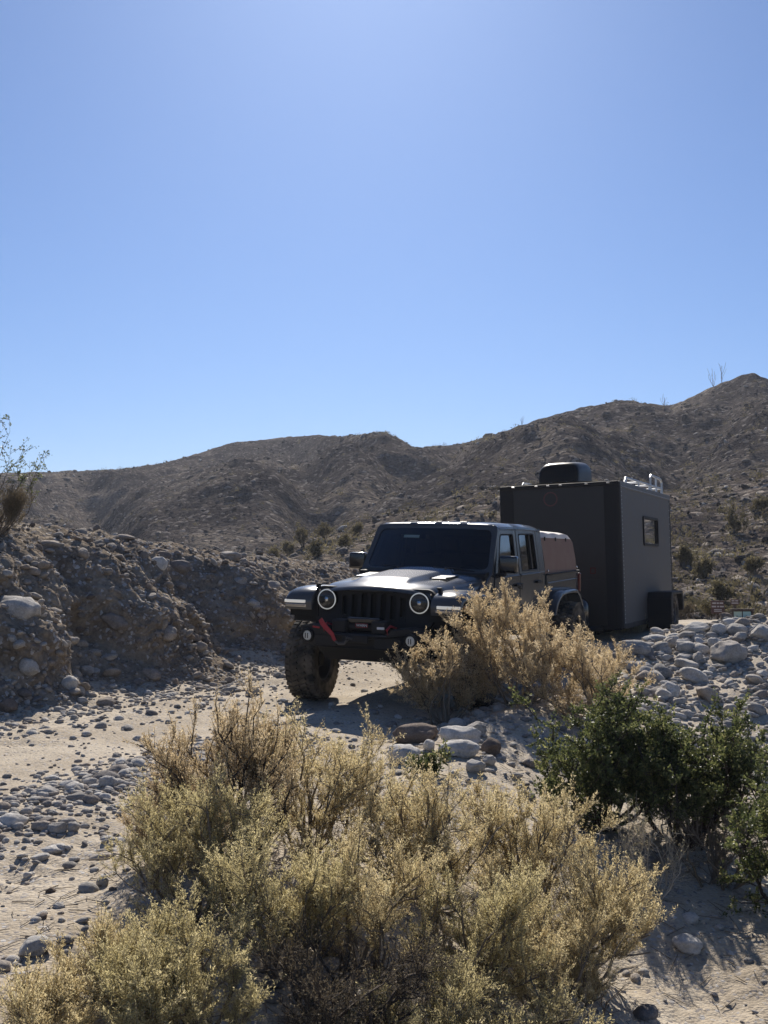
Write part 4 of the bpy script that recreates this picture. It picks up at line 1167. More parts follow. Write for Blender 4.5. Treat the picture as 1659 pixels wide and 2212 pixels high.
# skirts round the hood edge
edge = [hv[0, i] for i in range(nu)]
mb.add([tuple(p) for p in edge] + [(p[0], p[1] + 0.02, 1.130) for p in edge], [(i, i + 1, nu + i + 1, nu + i) for i in range(nu - 1)])
for c in (0, nu - 1):
    e2 = [hv[i, c] for i in range(ny_)]
    sg = 1 if c else -1
    mb.add([tuple(p) for p in e2] + [(p[0] + 0.008 * sg, p[1], 1.085 + 0.03 * max(p[1], 0)) for p in e2], [(i, i + 1, ny_ + i + 1, ny_ + i) for i in range(ny_ - 1)])
hood = mb.build('hood', M['paint'], truck, smooth=True, sharp=50)
def hood_z(x, y):
    j = int(np.argmin(np.abs(yy - y))); w = 0.635 + 0.10 * max(0, y / 1.3)
    return float(np.interp(x / w, us, zc[j]))
for sg in (-1, 1):
    v = MB()
    for k in range(5):
        y0 = 0.66 + k * 0.075
        z0 = hood_z(sg * 0.43, y0) + 0.010
        v.box((sg * 0.43, y0, z0), (0.17, 0.05, 0.012), Matrix.Rotation(math.radians(8), 3, 'X'))
    z0 = hood_z(sg * 0.43, 0.8)
    v.span(sg * 0.34, sg * 0.345, 0.62, 1.0, z0 - 0.004, z0 + 0.016); v.span(sg * 0.515, sg * 0.52, 0.62, 1.0, z0 - 0.004, z0 + 0.016)
    v.build('hood_vent', M['black_gloss'], hood, bevel=0.003)
    MB().lathe([(0.016, 0), (0.016, 0.02), (0.008, 0.026)], 'z', (sg * 0.28, 1.22, hood_z(sg * 0.28, 1.22) - 0.004), 10).build('washer_jet', M['black_gloss'], hood, smooth=True)
    lt = MB(); lt.box((sg * 0.665, 0.10, 1.115), (0.035, 0.05, 0.11)); lt.box((sg * 0.655, 0.10, 1.175), (0.05, 0.035, 0.02))
    lt.build('hood_latch', M['black'], hood, bevel=0.006)
    MB().lathe([(0.012, 0), (0.012, 0.018), (0.004, 0.024)], 'z', (sg * 0.60, 0.02, hood_z(sg * 0.6, 0.02) - 0.002), 10).build('hood_stop', M['chrome'], hood, smooth=True)

# grille with seven slots and two lamp holes
HL = 0.50; HZ = 1.035
gout = rounded([(-0.60, 0.78), (-0.665, 0.92), (-0.665, 1.10), (-0.60, 1.165), (0.60, 1.165), (0.665, 1.10), (0.665, 0.92), (0.60, 0.78)], 0.06)
holes = [rounded([(i * 0.105 - 0.031, 0.835 + 0.006 * i * i), (i * 0.105 + 0.031, 0.835 + 0.006 * i * i), (i * 0.105 + 0.031, 1.115 - 0.004 * i * i), (i * 0.105 - 0.031, 1.115 - 0.004 * i * i)], 0.025) for i in range(-3, 4)]
holes += [circle(-HL, HZ, 0.108), circle(HL, HZ, 0.108)]
grille = MB().plate(gout, holes, FRONT(-0.02), 0.0, 0.05).build('grille', M['black'], truck, bevel=0.004, seg=1)  # body-grey grille, its shade put into the black colour
MB().span(-0.62, 0.62, 0.05, 0.07, 0.62, 1.14).build('radiator', M['under'], grille)
for i in range(-3, 4):
    s = MB()
    s.plate(rounded([(i * 0.105 - 0.036, 0.828), (i * 0.105 + 0.036, 0.828), (i * 0.105 + 0.036, 1.122), (i * 0.105 - 0.036, 1.122)], 0.028), [rounded([(i * 0.105 - 0.030, 0.836), (i * 0.105 + 0.030, 0.836), (i * 0.105 + 0.030, 1.114), (i * 0.105 - 0.030, 1.114)], 0.024)], FRONT(-0.024), 0.0, 0.01)
    s.build('slot_surround', M['black'], grille)

def torus(c, R_, r_, axis='y', n=40, k=8, a0=0.0, a1=2 * math.pi, squash=1.0):
    m_ = MB(); rings = []
    full = abs(a1 - a0 - 2 * math.pi) < 1e-6
    steps = n if full else n + 1
    for i in range(steps):
        a = a0 + (a1 - a0) * i / n
        ring = []
        for j in range(k):
            b = 2 * math.pi * j / k
            rad = R_ + r_ * math.cos(b); off = r_ * math.sin(b) * squash
            ring.append(Vector(c) + Vector((rad * math.cos(a), off, rad * math.sin(a))) if axis == 'y' else Vector(c) + Vector((off, rad * math.cos(a), rad * math.sin(a))))
        rings.append(ring)
    if full: rings.append(rings[0])
    m_.loft(rings, True, not full)
    return m_
for sg in (-1, 1):
    cx = sg * HL
    hb = MB().lathe([(0.106, -0.035), (0.106, 0.02), (0.085, 0.05), (0.03, 0.06)], 'y', (cx, 0.0, HZ), 32, caps=True).build('headlight', M['black_gloss'], truck, smooth=True)
    torus((cx, -0.036, HZ), 0.096, 0.0058, n=44).build('halo_ring', M['lamp'], hb, smooth=True)
    pr = MB(); pr.box((cx, -0.034, HZ), (0.15, 0.02, 0.075)); pr.build('lamp_bar', M['black'], hb, bevel=0.008)
    for zz in (0.0,):
        MB().lathe([(0.030, 0.0), (0.026, -0.012), (0.012, -0.018), (0.001, -0.02)], 'y', (cx, -0.042, HZ + zz), 20).build('projector', M['reflector'], hb, smooth=True)
    rf = MB()
    for zz in (0.055, -0.055):
        rf.box((cx, -0.028, HZ + zz), (0.11, 0.012, 0.026))
    rf.build('reflector_bowl', M['reflector'], hb, bevel=0.006)
    MB().lathe([(0.100, -0.045), (0.085, -0.060), (0.05, -0.070), (0.001, -0.073)], 'y', (cx, 0.0, HZ), 32, caps=False).build('lens', M['lens'], hb, smooth=True)

# engine-bay sides and front fenders
for sg in (-1, 1):
    b = MB()
    b.prism([(0.03, 0.72), (0.03, 1.08), (1.36, 1.12), (1.36, 0.64), (1.02, 0.64), (0.98, 0.80), (0.85, 0.92), (0.20, 0.92), (0.12, 0.72)], lambda u, v, d: (sg * d, u, v), 0.655, 0.695)
    b.build('fender_panel', M['paint'], truck, bevel=0.006)
    prof = [(-0.085, 0.925), (-0.10, 1.00), (-0.085, 1.06), (-0.02, 1.11), (0.10, 1.138), (0.30, 1.150), (0.50, 1.145), (0.66, 1.115), (0.78, 1.055), (0.88, 0.96), (0.945, 0.84)]
    inn = [(-0.04, 0.925), (-0.045, 0.98), (-0.03, 1.02), (0.02, 1.055), (0.12, 1.078), (0.30, 1.088), (0.48, 1.083), (0.62, 1.055), (0.72, 1.00), (0.81, 0.92), (0.875, 0.84)]
    fl = MB()
    xs_ = [(0.64, 0.0), (0.80, 0.0), (0.90, -0.004), (0.935, -0.02), (0.945, -0.045)]
    rings = []
    for x_, dz in xs_:
        rings.append([(sg * x_, p[0], p[1] + dz * (p[1] > 0.98)) for p in prof] + [(sg * x_, p[0], p[1] + dz * 0.2) for p in inn[::-1]])
    fl.loft(rings)
    fen = fl.build('fender', M['paint'], truck, smooth=True, bevel=0.008, sharp=45)
    dr = MB(); dr.box((sg * 0.815, -0.102, 1.008), (0.215, 0.022, 0.030)); dr.box((sg * 0.932, -0.085, 1.008), (0.022, 0.05, 0.030))
    dr.build('running_light', M['drl'], fen, bevel=0.006)
    lb = MB(); lb.box((sg * 0.815, -0.098, 0.968), (0.24, 0.018, 0.032)); lb.build('turn_lens', M['reflector'], fen, bevel=0.005)
    MB().box((sg * 0.943, 0.03, 1.008), (0.012, 0.06, 0.03)).build('side_marker', M['amber'], fen, bevel=0.003)
    MB().span(sg * 0.60, sg * 0.915, -0.03, 0.02, 0.86, 1.03).build('fender_liner', M['under'], fen)
    ln = MB()
    ln.prism([(0.02, 0.80), (0.05, 1.0), (0.3, 1.07), (0.62, 1.03), (0.84, 0.9), (0.90, 0.62), (0.86, 0.62), (0.79, 0.88), (0.6, 1.0), (0.3, 1.04), (0.08, 0.97), (0.05, 0.80)], lambda u, v, d: (sg * d, u, v), 0.42, 0.90)
    ln.build('wheel_well', M['under'], truck)

# body core so nothing shows through underneath
cr = MB(); cr.span(-0.64, 0.64, 0.08, 1.30, 0.66, 1.08); cr.span(-0.735, 0.735, 1.30, 3.30, 0.60, 0.74); cr.span(-0.5, 0.5, 0.1, 4.85, 0.50, 0.64)
cr.build('chassis', M['under'], truck)
cw = MB(); cw.prism([(1.20, 1.28), (1.36, 1.30), (1.36, 1.20), (1.20, 1.20)], lambda u, v, d: (d, u, v), -0.735, 0.735); cw.build('cowl', M['black'], truck, bevel=0.01)
for sg in (-1, 1):
    cs = MB(); cs.prism([(1.02, 0.64), (1.02, 1.115), (1.29, 1.25), (1.40, 1.25), (1.40, 0.64)], lambda u, v, d: (sg * d, u, v), 0.70, 0.765)
    cs.build('cowl_side', M['paint'], truck, bevel=0.008)
    vb = MB(); vb.box((sg * 0.77, 1.20, 0.98), (0.012, 0.13, 0.16)); vb.build('fender_vent', M['black'], truck, bevel=0.004)

# windscreen frame and glass
WZ0, WZ1, WY0, WY1 = 1.235, 1.790, 1.285, 1.665
def WS(u, v, d):
    t = (v - WZ0) / (WZ1 - WZ0)
    return (u, WY0 + (WY1 - WY0) * t - 0.03 * (1 - (u / 0.75) ** 2) + d, v)
wo = rounded([(-0.775, WZ0), (-0.715, WZ1), (0.715, WZ1), (0.775, WZ0)], 0.05)
wi_ = rounded([(-0.715, 1.315), (-0.660, 1.738), (0.660, 1.738), (0.715, 1.315)], 0.07)
wf = MB()
# subdivide the bars along the width so that the frame follows the curve
wf.plate(wo, [wi_], WS, 0.0, 0.06)
wfr = wf.build('windscreen_frame', M['paint'], truck, bevel=0.008)
gl = MB(); gu = np.linspace(-1, 1, 15); rings = []
for t in (0, 0.5, 1.0):
    z_ = 1.30 + 0.45 * t; hw = 0.725 - 0.06 * t
    rings.append([WS(hw * u, z_, 0.015) for u in gu])
gl.loft(rings, close=False); gl.build('windscreen', M['glass'], wfr, smooth=True)
MB().add([WS(-0.36, 1.672, 0.010), WS(-0.17, 1.672, 0.010), WS(-0.17, 1.642, 0.010), WS(-0.36, 1.642, 0.010)], [(0, 1, 2, 3)]).build('toll_sticker', M['sticker'], wfr)
for x0, x1 in ((-0.50, -0.02), (0.10, 0.58)):
    wp = MB(); wp.tube([WS(x1, 1.295, -0.01), WS((x0 + x1) / 2, 1.325, -0.02), WS(x0, 1.335, -0.012)], 0.007, 6); wp.build('wiper', M['black'], wfr, smooth=True)
for k in range(3):
    MB().box((0.30 * (k - 1), 1.70, 1.823), (0.09, 0.03, 0.012)).build('roof_bolt_cover', M['paint'], truck, bevel=0.004)

# roof
nx_, ny2 = 25, 15
rings = []
for y_, zr_, hw in [(1.632, 1.760, 0.690), (1.640, 1.790, 0.705), (1.665, 1.808, 0.715), (1.72, 1.818, 0.72), (2.0, 1.824, 0.722), (2.19, 1.822, 0.722), (2.20, 1.816, 0.722), (2.21, 1.822, 0.722), (2.6, 1.818, 0.72), (3.0, 1.805, 0.715), (3.22, 1.785, 0.71), (3.28, 1.765, 0.705), (3.30, 1.73, 0.70)]:
    ring = []
    for k in range(21):
        u = -1 + 2 * k / 20
        ring.append((hw * math.copysign(abs(u) ** 0.9, u), y_, zr_ - 0.018 * u * u - 0.03 * max(0, (abs(u) - 0.9) / 0.1) ** 2))
    ring = ring + [(hw + 0.006, y_, zr_ - 0.075), (hw - 0.03, y_, zr_ - 0.085), (-hw + 0.03, y_, zr_ - 0.085), (-hw - 0.006, y_, zr_ - 0.075)]
    rings.append(ring)
roof = MB().loft(rings).build('roof', M['paint'], truck, smooth=True, sharp=40)
for xx_ in (-0.36, -0.12, 0.12, 0.36):
    MB().tube([(xx_, 1.75, 1.815), (xx_, 2.5, 1.819), (xx_, 3.15, 1.792)], 0.010, 6).build('roof_rib', M['paint'], roof, smooth=True)

# doors
def SIDE(sg):
    def f(u, v, d):
        x_ = 0.775 + d
        if v > 1.235: x_ -= 0.065 * (v - 1.235) / 0.5
        return (sg * x_, u, v)
    return f
for sg in (-1, 1):
    T = SIDE(sg)
    def door(lower, upper, win, nm, hx, split=None):
        d = MB()
        d.plate(rounded(lower, 0.03), [], T, -0.045, 0.0)
        d.plate(upper, [rounded(win, 0.035)], T, -0.045, -0.006)
        db = d.build(nm, M['paint'], truck, bevel=0.006, seg=2)
        w_ = MB(); w_.plate([(p[0] + (0.012 if p[0] > sum(q[0] for q in win) / 4 else -0.012), p[1] + (0.012 if p[1] > 1.4 else -0.012)) for p in win], [], T, -0.030, -0.026)
        w_.build('window_glass', M['side_glass'], db)
        gk = MB(); gk.plate(rounded(win, 0.035), [rounded([(p[0] + (-0.012 if p[0] > sum(q[0] for q in win) / 4 else 0.012), p[1] + (-0.012 if p[1] > 1.4 else 0.012)) for p in win], 0.03)], T, -0.024, -0.002)
        gk.build('window_seal', M['black'], db)
        if split:
            sp_ = MB(); sp_.plate([(split - 0.012, 1.255), (split - 0.012, 1.695), (split + 0.012, 1.695), (split + 0.012, 1.255)], [], T, -0.024, -0.004); sp_.build('window_divider', M['black'], db)
        hd = MB(); hd.box((sg * 0.795, hx, 1.12), (0.025, 0.16, 0.032)); hd.box((sg * 0.782, hx + 0.06, 1.12), (0.02, 0.03, 0.03)); hd.box((sg * 0.782, hx - 0.06, 1.12), (0.02, 0.03, 0.03))
        hd.build('door_handle', M['black'], db, bevel=0.006)
        y0 = lower[0][0]
        for zz in (0.86, 1.10):
            h_ = MB(); h_.box((sg * 0.782, y0 + 0.0, zz), (0.03, 0.10, 0.05)); h_.tube([(sg * 0.797, y0 - 0.0, zz - 0.035), (sg * 0.797, y0, zz + 0.035)], 0.012, 8); h_.build('door_hinge', M['paint'], db, bevel=0.004)
        bl = MB(); bl.box((sg * 0.779, (lower[0][0] + lower[2][0]) / 2, 1.222), (0.02, abs(lower[2][0] - lower[0][0]) - 0.05, 0.016)); bl.build('belt_moulding', M['paint'], db, bevel=0.004)
        return db
    door([(1.415, 0.665), (1.415, 1.235), (2.285, 1.235), (2.285, 0.665)], [(1.43, 1.2351), (1.705, 1.742), (2.285, 1.742), (2.285, 1.2351)], [(1.53, 1.262), (1.745, 1.695), (2.195, 1.695), (2.195, 1.262)], 'front_door', 2.16)
    door([(2.31, 0.665), (2.31, 1.235), (3.09, 1.235), (3.09, 0.665)], [(2.31, 1.2351), (2.31, 1.742), (3.06, 1.742), (3.09, 1.2351)], [(2.395, 1.262), (2.395, 1.695), (2.985, 1.695), (3.01, 1.262)], 'rear_door', 2.98, 2.80)
    cp = MB(); cp.plate([(3.10, 0.66), (3.10, 1.235), (3.315, 1.235), (3.315, 0.66)], [], T, -0.06, -0.003); cp.plate([(3.10, 1.2351), (3.07, 1.742), (3.28, 1.742), (3.315, 1.2351)], [], T, -0.06, -0.003)
    cp.build('cab_corner', M['paint'], truck, bevel=0.006)
    rk = MB(); rk.span(sg * 0.74, sg * 0.79, 1.02, 3.30, 0.575, 0.655); rk.build('rock_rail', M['black'], truck, bevel=0.012)
    # mirror
    mr = MB(); mr.box((sg * 0.895, 1.50, 1.372), (0.205, 0.10, 0.185))
    mo = mr.build('door_mirror', M['black_gloss'], truck, smooth=True, bevel=0.028, seg=4)
    ar = MB(); ar.box((sg * 0.80, 1.49, 1.255), (0.14, 0.075, 0.05), Matrix.Rotation(sg * math.radians(-14), 3, 'Y')); ar.build('mirror_arm', M['black'], mo, bevel=0.012)
    MB().box((sg * 0.895, 1.552, 1.372), (0.17, 0.006, 0.15)).build('mirror_glass', M['reflector'], mo)
bw = MB(); bw.plate([(-0.74, 0.72), (-0.70, 1.75), (0.70, 1.75), (0.74, 0.72)], [rounded([(-0.56, 1.27), (-0.54, 1.66), (0.54, 1.66), (0.56, 1.27)], 0.05)], lambda u, v, d: (u, 3.27 + d, v), 0.0, 0.03)
rb_ = bw.build('cab_back', M['paint'], truck)
MB().span(-0.57, 0.57, 3.282, 3.286, 1.26, 1.67).build('rear_window', M['glass'], rb_)

# inside
dh = MB(); dh.prism([(1.36, 0.80), (1.36, 1.27), (1.52, 1.29), (1.66, 1.22), (1.64, 0.80)], lambda u, v, d: (d, u, v), -0.70, 0.70); dh.build('dashboard', M['seat'], truck, bevel=0.02)
for sg in (-1, 1):
    for y0 in (2.15, 2.95):
        st = MB(); st.box((sg * 0.36, y0 - 0.22, 0.92), (0.46, 0.48, 0.16))
        st.box((sg * 0.36, y0, 1.19), (0.46, 0.13, 0.52), Matrix.Rotation(math.radians(-10), 3, 'X'))
        st.box((sg * 0.36, y0 + 0.06, 1.53), (0.24, 0.09, 0.17), Matrix.Rotation(math.radians(-6), 3, 'X'))
        st.build('seat', M['seat'], truck, smooth=True, bevel=0.03, seg=3)
torus((0.36, 1.74, 1.18), 0.17, 0.014).build('steering_wheel', M['seat'], truck, smooth=True)

# bed
for sg in (-1, 1):
    T2 = lambda u, v, d, sg=sg: (sg * (0.785 + d), u, v)
    arch = [(4.42 - 0.0, 0.70)] + [(3.90 + 0.50 * math.cos(a), 0.50 + 0.50 * math.sin(a)) for a in np.linspace(math.radians(24), math.radians(156), 12)] + [(3.40, 0.66)]
    bd = MB(); bd.plate([(3.345, 0.66), (3.345, 1.185), (4.845, 1.185), (4.845, 0.70)] + arch, [], T2, -0.04, 0.0)
    bo = bd.build('bed_side', M['paint'], truck, bevel=0.008)
    MB().box((sg * 0.775, 4.095, 1.190), (0.07, 1.50, 0.018)).build('bed_rail', M['black'], bo, bevel=0.005)
    MB().box((sg * 0.788, 4.09, 1.085), (0.016, 1.46, 0.014)).build('body_crease', M['paint'], bo, bevel=0.005)
    prof = [(3.20, 0.70), (3.27, 0.84), (3.37, 0.94), (3.50, 0.990), (3.70, 1.005), (4.10, 1.005), (4.28, 0.985), (4.42, 0.92), (4.52, 0.80), (4.56, 0.70)]
    inn = [(3.27, 0.70), (3.335, 0.81), (3.42, 0.89), (3.53, 0.932), (3.71, 0.945), (4.09, 0.945), (4.25, 0.928), (4.36, 0.87), (4.45, 0.78), (4.49, 0.70)]
    fl = MB(); rings = []
    for x_, dz in [(0.76, 0.0), (0.88, -0.004), (0.93, -0.02), (0.942, -0.045)]:
        rings.append([(sg * x_, p[0], p[1] + dz * (p[1] > 0.9)) for p in prof] + [(sg * x_, p[0], p[1] + dz * 0.2) for p in inn[::-1]])
    fl.loft(rings); fl.build('rear_fender', M['paint'], truck, smooth=True, bevel=0.008, sharp=45)
    tl = MB(); tl.box((sg * 0.775, 4.86, 1.03), (0.085, 0.06, 0.26)); to = tl.build('tail_light', M['red_lens'], truck, bevel=0.015)
    wl = MB(); wl.span(sg * 0.45, sg * 0.765, 3.42, 4.42, 0.62, 0.96); wl.build('wheel_well', M['under'], truck)
tg = MB(); tg.span(-0.73, 0.73, 4.815, 4.855, 0.70, 1.18); tg.build('tailgate', M['paint'], truck, bevel=0.012)
MB().span(-0.74, 0.74, 3.35, 4.81, 0.66, 0.74).build('bed_floor', M['under'], truck)
rbm = MB(); rbm.span(-0.80, 0.80, 4.90, 5.04, 0.52, 0.68); rbm.build('rear_bumper', M['steel'], truck, bevel=0.03)
MB().span(-0.04, 0.04, 4.95, 5.22, 0.44, 0.50).build('tow_hitch', M['steel'], truck, bevel=0.006)

# canvas topper over the bed
def tring(y_, zt, hw, inset, ztop):
    return [(hw, y_, 1.195), (hw - 0.2 * inset, y_, 1.35), (hw - 0.75 * inset, y_, 1.56), (hw - inset, y_, zt), (hw - inset - 0.035, y_, ztop - 0.02), (hw - inset - 0.12, y_, ztop)]
rg = []
ysamp = np.linspace(3.325, 4.80, 19)
for y_ in ysamp:
    k = (y_ - 3.325) / 1.475
    sag = 0.016 * abs(math.sin(k * math.pi * 3.0 + 0.15)) ** 0.8
    drop = 0.0 if k < 0.94 else 0.4 * (k - 0.94) ** 1.0
    rg.append((y_, 1.652 - 0.035 * k - drop, 0.772, 0.075, 1.735 - 0.045 * k - drop - 0.016 + sag))
for sg in (-1, 1):
    sd = MB(); sd.loft([[(sg * p[0], p[1], p[2]) for p in tring(*r)[:4]] for r in rg], close=False)
    sd.build('topper_side', M['canvas'], truck, smooth=True)
tp = MB(); rings = []
for r in rg:
    h_ = tring(*r)[3:]
    e = [(h_[0][0] + 0.008, h_[0][1], h_[0][2] - 0.008)] + h_[1:]
    rings.append([(-p[0], p[1], p[2]) for p in e] + [(-0.3, r[0], r[4] + 0.02), (0.0, r[0], r[4] + 0.024), (0.3, r[0], r[4] + 0.02)] + [p for p in e[::-1]])
tp.loft(rings, close=False); topper = tp.build('topper_top', M['canvas_sunlit'], truck, smooth=True)
for k in (2, 8, 14):
    y_ = float(ysamp[k]); r = rg[k]
    for sg in (-1, 1):
        MB().box((sg * (r[2] - r[3] + 0.012), y_, r[1] - 0.02), (0.014, 0.03, 0.05)).build('topper_strap', M['black'], truck, bevel=0.003)
tb = MB(); r = rg[-1]; tb.add([tuple(p) for p in tring(*r)[:5]] + [(-p[0], p[1], p[2]) for p in tring(*r)[:5]][::-1], [tuple(range(10))]); tb.build('topper_back', M['canvas'], truck)
for y_ in (3.40, 4.78):
    MB().lathe([(0.016, 0), (0.016, 0.014), (0.006, 0.018)], 'x', (0.775, y_, 1.235), 12).build('topper_snap', M['chrome'], truck, smooth=True)

# front bumper, winch, lights, straps
bo_ = [(-0.66, 0.70), (-0.645, 0.785), (-0.50, 0.815), (-0.36, 0.80), (-0.30, 0.745), (0.30, 0.745), (0.36, 0.80), (0.50, 0.815), (0.645, 0.785), (0.66, 0.70), (0.60, 0.63), (0.44, 0.595), (-0.44, 0.595), (-0.60, 0.63)]
bp_ = MB(); bp_.prism(bo_, lambda u, v, d: (u, d + 0.12 * abs(u / 0.66) ** 3 + 0.1 * (0.72 - v) * (v < 0.7), v), -0.40, -0.16)
bump = bp_.build('front_bumper', M['steel'], truck, bevel=0.018, seg=3)
for sg in (-1, 1):
    fgx = sg * 0.545
    fo = MB().lathe([(0.072, 0.0), (0.066, -0.03), (0.052, -0.035), (0.050, -0.012), (0.001, -0.008)], 'y', (fgx, -0.335, 0.700), 24).build('fog_light_housing', M['black'], bump, smooth=True)
    MB().lathe([(0.048, 0.0), (0.040, -0.010), (0.02, -0.016), (0.001, -0.018)], 'y', (fgx, -0.352, 0.700), 20).build('fog_lens', M['lens'], fo, smooth=True)
    fb = MB(); fb.lathe([(0.047, 0.0), (0.03, 0.006), (0.001, 0.008)], 'y', (fgx, -0.350, 0.700), 20); fb.build('fog_reflector', M['fog_glow'], fo, smooth=True)
    fg = MB(); fg.box((fgx - 0.012, -0.368, 0.700), (0.007, 0.006, 0.05)); fg.box((fgx + 0.012, -0.368, 0.700), (0.007, 0.006, 0.05)); fg.build('fog_louvre', M['black'], fo)
    hk = MB(); hk.tube([(sg * 0.335, -0.20, 0.80), (sg * 0.335, -0.34, 0.83), (sg * 0.335, -0.42, 0.80), (sg * 0.335, -0.40, 0.755)], [0.010, 0.012, 0.011, 0.007], 8)
    hk.build('tow_hook', M['red'], bump, smooth=True)
    rcs = MB(); rcs.plate(rounded([(sg * 0.20, 0.62), (sg * 0.20, 0.715), (sg * 0.46, 0.715), (sg * 0.44, 0.62)][::int(sg)], 0.02), [], lambda u, v, d: (u, -0.412 + d + 0.12 * abs(u / 0.66) ** 3, v), 0.0, 0.012); rcs.build('bumper_inset', M['black'], bump, bevel=0.003)
wn_ = MB(); wn_.lathe([(0.058, -0.13), (0.058, -0.125), (0.035, -0.12), (0.035, 0.12), (0.058, 0.125), (0.058, 0.13)], 'x', (0.0, -0.27, 0.80), 20)
wch = wn_.build('winch_drum', M['black'], truck, smooth=True)
for sg in (-1, 1):
    hb2 = MB(); hb2.box((sg * 0.21, -0.27, 0.805), (0.15, 0.15, 0.13)); hb2.build('winch_housing', M['black'], wch, bevel=0.02, seg=3)
cbx = MB(); cbx.box((0.03, -0.24, 0.865), (0.34, 0.12, 0.06)); cbx.build('winch_box', M['black_gloss'], wch, bevel=0.015)
fair = MB(); fair.box((0.0, -0.408, 0.70), (0.28, 0.022, 0.075)); fair.build('fairlead', M['black'], bump, bevel=0.012)
# winch badge: dark plate, red border, white lettering
bg = MB(); bg.prism([(-0.058, 0.0), (-0.070, 0.046), (0.070, 0.046), (0.058, 0.0)], lambda u, v, d: (u + 0.03, -0.326 + d, v + 0.800), 0, 0.008); bdg = bg.build('winch_badge', M['black'], wch)
bd_ = MB()
for zz in (0.804, 0.838): bd_.box((0.03, -0.328, zz), (0.110, 0.004, 0.004))
for sx in (-1, 1): bd_.box((0.03 + sx * 0.06, -0.328, 0.822), (0.004, 0.004, 0.036))
bd_.build('badge_border', M['red'], bdg)
def text_mesh(name, body, size, mat, mw, parent, ext=0.001):
    cu = bpy.data.curves.new('t', 'FONT'); cu.body = body; cu.size = size; cu.extrude = ext; cu.align_x = 'CENTER'; cu.align_y = 'CENTER'; cu.resolution_u = 2
    ob = bpy.data.objects.new('t', cu); COL.objects.link(ob)
    me = bpy.data.meshes.new_from_object(ob.evaluated_get(bpy.context.evaluated_depsgraph_get()))
    bpy.data.objects.remove(ob); bpy.data.curves.remove(cu)
    me.name = name; me.materials.clear(); me.transform(mw)
    return link(name, me, mat, parent)
text_mesh('badge_lettering', 'WARN', 0.034, M['white_print'], Matrix.Translation((0.03, -0.329, 0.821)) @ Matrix.Rotation(math.pi / 2, 4, 'X') @ Matrix.Scale(1.1, 4, (1, 0, 0)), bdg)
pl2 = MB(); pl2.box((0.24, -0.352, 0.806), (0.075, 0.006, 0.022)); pl2.build('rating_plate', M['white_print'], wch)
MB().box((-0.42, -0.405, 0.792), (0.075, 0.006, 0.016), Matrix.Rotation(0.1, 3, 'Y')).build('warning_label', M['red'], bump)
# red hook strap running from the tow hook to the winch hook
stp = [(-0.375, -0.41, 0.870), (-0.345, -0.425, 0.835), (-0.285, -0.44, 0.785), (-0.225, -0.445, 0.735), (-0.205, -0.445, 0.690), (-0.185, -0.44, 0.668)]
sp2 = MB(); rings = []
for k, p in enumerate(stp):
    w_ = [0.034, 0.04, 0.036, 0.030, 0.026, 0.016][k]
    rings.append([(p[0] - w_ * 0.5, p[1], p[2] - w_ * 0.45), (p[0] + w_ * 0.5, p[1], p[2] + w_ * 0.45), (p[0] + w_ * 0.5, p[1] + 0.008, p[2] + w_ * 0.45), (p[0] - w_ * 0.5, p[1] + 0.008, p[2] - w_ * 0.45)])
sp2.loft(rings); sp2.build('hook_strap', M['red'], truck, bevel=0.002)
wh = MB(); wh.tube([(-0.19, -0.445, 0.672), (-0.15, -0.45, 0.650), (-0.09, -0.45, 0.655), (-0.06, -0.45, 0.69), (-0.08, -0.45, 0.715), (-0.02, -0.43, 0.70)], [0.011, 0.014, 0.016, 0.016, 0.012, 0.010], 8); wh.build('winch_hook', M['rim'], truck, smooth=True)

# below the bumper
sk = MB(); sk.prism([(-0.30, 0.60), (-0.12, 0.455), (0.25, 0.43), (0.25, 0.47), (-0.10, 0.50), (-0.26, 0.62)], lambda u, v, d: (d, u, v), -0.46, 0.46); sk.build('skid_plate', M['under'], truck, bevel=0.01)
ax = MB(); ax.tube([(-0.66, 0.50, 0.42), (0.66, 0.50, 0.42)], 0.045, 12); ax.tube([(-0.62, 0.33, 0.45), (0.62, 0.33, 0.45)], 0.018, 8); ax.build('front_axle', M['under'], truck, smooth=True)
df = MB(); df.lathe([(0.03, -0.15), (0.11, -0.12), (0.135, -0.05), (0.135, 0.05), (0.09, 0.13), (0.05, 0.16)], 'y', (0.14, 0.46, 0.44), 20); df.build('differential', M['under'], truck, smooth=True)
ax = MB(); ax.tube([(-0.66, 3.90, 0.42), (0.66, 3.90, 0.42)], 0.05, 12); ax.lathe([(0.03, -0.15), (0.13, -0.08), (0.13, 0.08), (0.05, 0.16)], 'y', (0, 3.9, 0.43), 16); ax.build('rear_axle', M['under'], truck, smooth=True)
for sg in (-1, 1):
    MB().tube([(sg * 0.42, 0.55, 0.42), (sg * 0.40, 1.5, 0.58)], 0.025, 8).build('control_arm', M['under'], truck, smooth=True)
    MB().tube([(sg * 0.55, 0.46, 0.40), (sg * 0.50, 0.44, 1.0)], 0.030, 10).build('shock_absorber', M['rim'], truck, smooth=True)

